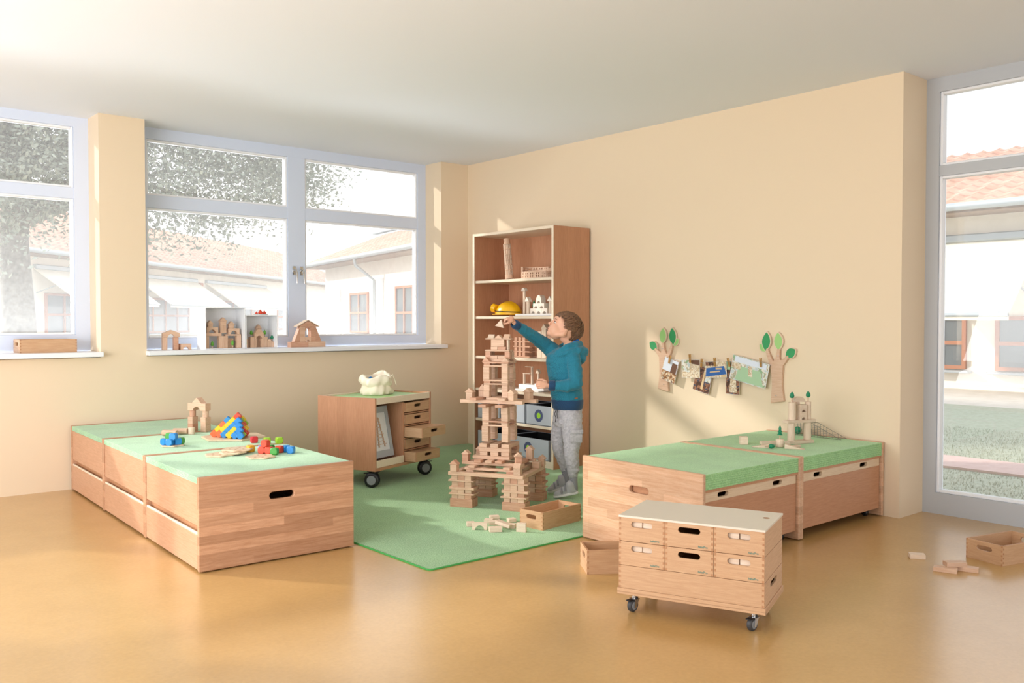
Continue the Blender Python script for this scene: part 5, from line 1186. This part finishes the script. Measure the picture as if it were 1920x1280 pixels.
# head frame: faces -x, tilted up
HS = 1.07
HD = Matrix.Translation((-.024, -.005, 1.116)) @ Matrix.Rotation(R(10), 4, 'Z') @ Matrix.Rotation(R(33), 4, 'Y') @ Matrix.Scale(HS, 4)
hp = lambda x, y, z: HD @ Vector((x, y, z))
h = G()
h.ball((.014, 0, .020), (.090, .073, .078), 32); h.ball((-.042, 0, .030), (.046, .057, .048), 28)
h.ball((-.034, 0, -.030), (.052, .051, .060), 28); h.ball((-.060, 0, -.072), (.022, .023, .018), 20)
for s_ in (-1, 1):
    limb(h, [(-.054, s_*.010, -.068), (-.026, s_*.032, -.056), (.006, s_*.048, -.032)], [.017, .018, .022])
    h.ball((-.044, s_*.024, -.030), (.032, .026, .032), 20)
    ro = Euler((0, R(-14), R(-20*s_))).to_matrix()
    h.ball((.004, s_*.072, -.020), (.014, .0055, .022), 20, rot=ro); h.ball((.003, s_*.077, -.006), (.011, .0035, .009), 16, rot=ro); h.ball((.001, s_*.073, -.036), (.007, .004, .007), 14)
    h.ball((-.0745, s_*.027, .0100), (.009, .015, .005), 16)
    h.ball((-.0925, s_*.0072, -.0250), (.0060, .0048, .0046), 14)
    h.ball((-.0735, s_*.027, -.0095), (.007, .013, .0035), 14)
limb(h, [(-.082, 0, .010), (-.089, 0, -.008), (-.0975, 0, -.0215)], [.0065, .0065, .0070])
h.ball((-.0815, 0, -.0435), (.009, .016, .0050), 16); h.ball((-.0790, 0, -.0540), (.0085, .014, .0052), 16)
me_ = h.mesh('t', 'skin'); me_.transform(HD); g = G(); g.bm.from_mesh(me_); bpy.data.meshes.remove(me_)
limb(g, [hp(.036, 0, -.035), (.020, .0, 1.03), (.006, .0, .95)], [.042, .038, .05])
# torso core under the hoodie, forearms and hands (one skin)
limb(g, [(.0, .0, .90), (-.115, .055, .985), (-.249, -.03, 1.081), (-.337, -.12, 1.139), (-.356, -.135, 1.160)], [.05, .025, .022, .017, .0145])
limb(g, [(.0, .0, .90), (.028, -.08, .93), (.041, -.14, .751), (-.112, -.17, .751), (-.135, -.172, .753)], [.05, .025, .022, .017, .0150])
# raised right hand: palm over the block, fingertips and thumb closing on its slope
g.ball((-.377, -.147, 1.180), (.026, .013, .019), 20, rot=Euler((R(8), R(-30), R(20))).to_matrix())
kn = [(-.397, -.167, 1.184), (-.402, -.156, 1.187), (-.402, -.145, 1.185), (-.398, -.134, 1.180)]
for i, k in enumerate(kn):
    md_ = (k[0]-.017+.002*i, k[1]+.002, k[2]-.012); tp = (-.4235+.004*i, k[1]+.003-(i-1)*.002, 1.150+.004*i)
    limb(g, [(-.374, -.150+i*.002, 1.182), k, md_, tp], [.0095, .0072, .0062, .0052], 14)
limb(g, [(-.368, -.160, 1.168), (-.386, -.180, 1.158), (-.404, -.184, 1.152), (-.418, -.182, 1.150)], [.0095, .0080, .0066, .0056], 14)
# lower left hand, loosely closed
g.ball((-.160, -.176, .757), (.026, .015, .024), 20)
for i in range(4):
    z = .778-.0125*i; x0 = -.182-(.004, .008, .006, 0)[i]
    limb(g, [(-.160, -.182, .772-.010*i), (x0, -.188, z), (x0-.020, -.178, z-.003), (x0-.016, -.160, z-.006), (x0-.004, -.156, z-.006)], [.0095, .0078, .0068, .0060, .0052], 14)
limb(g, [(-.150, -.170, .776), (-.172, -.163, .789), (-.192, -.163, .790), (-.206, -.170, .784)], [.0100, .0082, .0068, .0056], 14)
def soften(me, c, rad, keep, it):
    b = bmesh.new(); b.from_mesh(me); c = Vector(c)
    vs = [v for v in b.verts if (v.co-c).length < rad and all((v.co-Vector(k)).length > r_ for k, r_ in keep)]
    for _ in range(it): bmesh.ops.smooth_vert(b, verts=vs, factor=.5, use_axis_x=True, use_axis_y=True, use_axis_z=True)
    b.to_mesh(me); b.free()
    for p in me.polygons: p.use_smooth = True
body = organic(g, 'body', 'skin', boy, .0021, 3)
soften(body.data, hp(-.01, 0, -.02), .15, [(hp(-.093, 0, -.022), .016), (hp(.003, -.076, -.020), .026), (hp(.003, .076, -.020), .026), (hp(-.080, 0, -.048), .012)], 26)
for s_ in (-1, 1):
    ey = bpy.data.objects.new('eye', None); COL.objects.link(ey); ey.parent = boy; ey.matrix_local = HD @ T(-.0735, s_*.0275, .0005)
    g = G(); g.ball((0, 0, 0), (.0078, .0092, .0042), 20); g.obj('eyeball', 'paperwhite', ey, smooth=60)
    g = G(); g.ball((-.0048, 0, -.0002), (.0040, .0048, .0042), 16); g.obj('iris', 'leather', ey, smooth=60)
    g = G(); g.tube([(-.0030, -.0105, .0010), (-.0072, -.006, .0052), (-.0086, 0, .0066), (-.0072, .006, .0052), (-.0030, .0105, .0010)], .0013, 6); g.obj('eyelashes', 'black', ey)
    g = G(); g.tube([(-.0110, -.015*s_, .0170), (-.0115, -.004*s_, .0195), (-.0070, .008*s_, .0200), (-.0010, .015*s_, .0165)], [.0010, .0017, .0016, .0008], 8); g.obj('eyebrow', 'hair', ey)
g = G(); g.ball((-.0865, 0, -.0445), (.0045, .0120, .0030), 14); g.ball((-.0840, 0, -.0530), (.0045, .0105, .0032), 14); g.obj('lips', 'lips', boy, HD, smooth=60)
# hair: a cap of overlapping locks
random.seed(8)
C0 = Vector((.014, 0, .022)); RR = Vector((.099, .081, .089))
def zlow(x): 
    if x < -.050: return .044
    if x < -.022: return .044 + (x+.050)/.028*(-.040)
    if x < -.010: return -.016
    if x < .022: return .006
    return .006 - (x-.022)/.05*.055
def onhead(d, k=1.): return C0 + Vector((d.x*RR.x*k, d.y*RR.y*k, d.z*RR.z*k))
g = G(); b = bmesh.new(); bmesh.ops.create_uvsphere(b, u_segments=56, v_segments=36, radius=1)
for v in b.verts: v.co = onhead(v.co, 1.0)
bmesh.ops.delete(b, geom=[v for v in b.verts if v.co.z < zlow(v.co.x)-.004 - (.03 if v.co.x > .05 else 0)], context='VERTS')
bmesh.ops.solidify(b, geom=b.faces[:], thickness=.006); g._merge(b, None, 0)
crown = Vector((.45, 0, .9)).normalized()
for i in range(1300):
    while 1:
        d = Vector((random.gauss(0, 1), random.gauss(0, 1), random.gauss(0, 1))).normalized(); p = onhead(d)
        if p.z > zlow(p.x)+.004: break
    away = (d - crown*d.dot(crown)); away = away.normalized() if away.length > .05 else Vector((-1, 0, 0))
    fwd = Vector((-1, 0, -.25)); fwd = (fwd - d*fwd.dot(d)); down = Vector((0, 0, -1)) - d*(-d.z)
    fl = (away*.8 + fwd*.8*(1 if d.x < .5 else .1) + down*(.4 if d.z < .4 else 0) + Vector((0, random.uniform(-.25, .25), 0))); fl = (fl - d*fl.dot(d)).normalized()
    Lh = random.uniform(.026, .046) * (1 if d.z > .2 else .75); ps = []
    for k in range(5):
        q = (d + fl*(k/4)*Lh/.085).normalized(); lift = 1.01 + random.uniform(0, .015) + .045*math.sin(PI*k/4)*(1 if d.z > .1 else .5)
        ps.append(onhead(q, lift if k < 4 else 1.015 + (.03 if d.z > .5 else 0)))
    if ps[-1].z < zlow(ps[-1].x)-.010: continue
    r0 = random.uniform(.0016, .0036); g.tube(ps, [r0*.5, r0, r0, r0*.75, .0006], 6)
hair = g.obj('hair', 'hair', boy, HD, smooth=70)

# hoodie
def folds(co, amp=.0028, f1=34):
    q = Vector((co.x*f1, co.y*f1, co.z*f1*.8)); a_ = noise.noise(q*.55 + Vector((3, 1, 7))); r1 = 1 - abs(noise.noise(Vector((co.x*18+co.z*26, co.y*12, co.z*22-co.x*20))))*2
    return amp*(a_*.8 + (max(0, r1)**2)*1.1 - .35)
tn = R(-28)
g = G()
loft(g, [(.000, -.005, .612, .090, .080, tn), (-.002, -.005, .640, .101, .092, tn), (-.006, -.006, .68, .105, .096, tn), (-.014, -.006, .76, .104, .098, tn), (-.024, -.006, .84, .108, .104, tn), (-.030, -.004, .90, .108, .112, tn), (-.030, -.002, .945, .098, .112, tn), (-.018, 0, .975, .068, .085, tn), (-.006, 0, .992, .05, .06, tn)])
limb(g, [(-.070, .045, .945), (-.128, .060, .995), (-.195, .012, 1.044), (-.249, -.032, 1.081), (-.300, -.082, 1.115), (-.336, -.118, 1.139)], [.062, .050, .043, .039, .034, .028], 24)
limb(g, [(-.005, -.055, .935), (.030, -.092, .925), (.042, -.118, .85), (.046, -.140, .765), (-.010, -.158, .748), (-.068, -.166, .748), (-.106, -.170, .751)], [.060, .050, .048, .045, .041, .036, .029], 24)
# hood and crossed collar
ring = [(-.092, -.045, .935), (-.072, -.088, .958), (-.010, -.092, .995), (.050, -.062, 1.010), (.078, .0, 1.012), (.050, .066, 1.010), (-.020, .085, .998), (-.085, .055, .968), (-.108, .0, .940)]
for a_, c_2, r0, r1 in zip(ring, ring[1:]+ring[:1], [.017, .020, .024, .027, .028, .027, .023, .019, .017], [.020, .024, .027, .028, .027, .023, .019, .017, .017]): limb(g, [a_, c_2], [r0, r1], 14)
limb(g, [(.060, -.085, .975), (.098, -.035, .965), (.104, .015, .960), (.070, .08, .97)], [.030, .038, .038, .028], 20); g.ball((.088, -.010, .925), (.036, .080, .042), 22)
limb(g, [(-.060, -.100, .945), (.0, -.112, .965), (.060, -.085, .975)], [.016, .020, .028], 16)
hood = organic(g, 'hoodie', 'hoodie', boy, .0042, 4, folds)
g = G(); g.tube([(.040, -.055, 1.032), (.066, -.03, 1.040), (.072, .005, 1.040), (.05, .045, 1.034)], .008, 10); g.obj('hood_lining', 'lining', hood, smooth=60)
g = G(); g.lathe([(.028, -.026), (.0315, -.016), (.0305, .014), (.0265, .024), (.020, .024), (.020, -.026)], 28); d_ = Vector((-.048, -.047, .030)).normalized(); g.obj('cuff', 'rib', hood, Matrix.Translation((-.342, -.124, 1.143)) @ d_.to_track_quat('Z', 'Y').to_matrix().to_4x4(), smooth=50)
g = G(); g.lathe([(.032, -.022), (.0350, -.014), (.0335, .012), (.0275, .020), (.020, .020), (.020, -.022)], 28); g.obj('cuff', 'rib', hood, Matrix.Translation((-.112, -.170, .7515)) @ Vector((-1, -.05, .02)).to_track_quat('Z', 'Y').to_matrix().to_4x4(), smooth=50)
g = G(); loft(g, [(.002, -.005, .580, .090, .080, tn), (.001, -.005, .588, .099, .090, tn), (.0, -.005, .612, .1035, .0945, tn), (-.001, -.005, .645, .1065, .0985, tn), (-.002, -.005, .652, .098, .09, tn)], 64); g.obj('hem_rib', 'rib', hood, smooth=60)
g = G(); g.box((0, 0, 0), (.022, .002, .009), .0008); g.obj('sewn_label', 'leather', hood, T(.052, -.100, .664, R(18), 0, R(-8)))
# trousers
g = G()
loft(g, [(.002, -.004, .625, .088, .080, tn), (.002, -.004, .59, .092, .083, tn), (.0, -.002, .54, .097, .088, tn), (.0, 0, .50, .096, .088, tn), (.0, 0, .47, .080, .075, tn)])
limb(g, [(.020, -.045, .53), (.030, -.055, .45), (.028, -.062, .375), (.022, -.064, .305), (.030, -.062, .235), (.034, -.060, .165)], [.072, .066, .058, .049, .047, .034], 24)
limb(g, [(-.022, .042, .53), (-.046, .048, .45), (-.058, .050, .385), (-.056, .052, .325), (-.030, .058, .250), (-.014, .062, .180)], [.066, .058, .051, .045, .042, .031], 24)
g.ball((.036, -.062, .190), (.044, .042, .022), 20)
def pfold(co): return folds(co, .0032, 22) 
tr_ = organic(g, 'trousers', 'pants', boy, .0042, 4, pfold)
g = G(); g.box((0, 0, 0), (.085, .012, .085), .005, seg=2); g.box((0, -.0075, .032), (.090, .008, .026), .003, seg=2); g.obj('cargo_pocket', 'pants', tr_, T(.050, -.118, .415, R(14), R(4), 0), smooth=50)
g = G(); g.tube([(-.078, -.075, .585), (-.088, -.082, .56), (-.080, -.088, .535), (-.084, -.086, .505)], .0028, 7); g.tube([(-.070, -.080, .585), (-.074, -.090, .56), (-.070, -.09, .53)], .0028, 7); g.obj('drawcord', 'black', tr_, smooth=60)
for (x, y, z1, z0_, xx, nm) in ((.035, -.060, .172, .060, .040, 'sock'), (-.013, .062, .190, .080, .004, 'sock')):
    g = G(); limb(g, [(x, y, z1), ((x+xx)/2, y, (z1+z0_)/2), (xx, y, z0_)], [.029, .027, .027], 24); g.obj('sock', 'sock', boy, smooth=60)
def shoe(x, y, z, pitch, yaw):
    e = bpy.data.objects.new('shoe', None); COL.objects.link(e); e.parent = boy; e.matrix_local = Matrix.Translation((x, y, z)) @ Matrix.Rotation(yaw, 4, 'Z') @ Matrix.Rotation(pitch, 4, 'Y')
    out = []
    for i in range(40):
        a_ = 2*PI*i/40; c_1, s_1 = math.cos(a_), math.sin(a_); w2 = .0315 if c_1 < 0 else .026; out.append((-.005+c_1*.083 if abs(c_1) < 2 else 0, math.copysign(abs(s_1)**.75, s_1)*w2))
    g = G(); g.plate(out, .017, (), T(0, 0, 0), bev=.003); g.obj('sole', 'sole', e, smooth=40)
    g = G(); g.ball((-.050, 0, .020), (.036, .028, .024), 22); g.ball((-.02, 0, .026), (.045, .027, .030), 22); g.ball((.030, 0, .030), (.044, .026, .036), 22); limb(g, [(.034, 0, .035), (.036, 0, .066)], [.030, .030], 20); g.ball((.0, 0, .04), (.034, .022, .026), 20)
    organic(g, 'upper', 'shoe', e, .003, 4)
    for xx, zz_, rr_ in ((-.026, .049, .027), (.000, .060, .026)):
        g = G(); g.tube([(xx-.004, -.030, zz_-.026), (xx-.002, -.027, zz_-.010), (xx, -.016, zz_), (xx, .0, zz_+.006), (xx, .016, zz_), (xx-.002, .027, zz_-.010)], .0065, 8, 0); q = g.obj('strap', 'sock', e, smooth=60)
    return e
shoe(-.006, -.066, .018, R(-11), R(-4)); shoe(-.042, .066, .034, R(-20), R(-3))
hb = Site(BM, None, ['block_pale'], '')
o = hb('roof', 0, 0, 0, .058, .034, .050, 'pale triangular block held in the fingertips of the child above the tower'); o.matrix_local = BM @ T(-.447, -.166, 1.130, R(-10), 0, R(14))
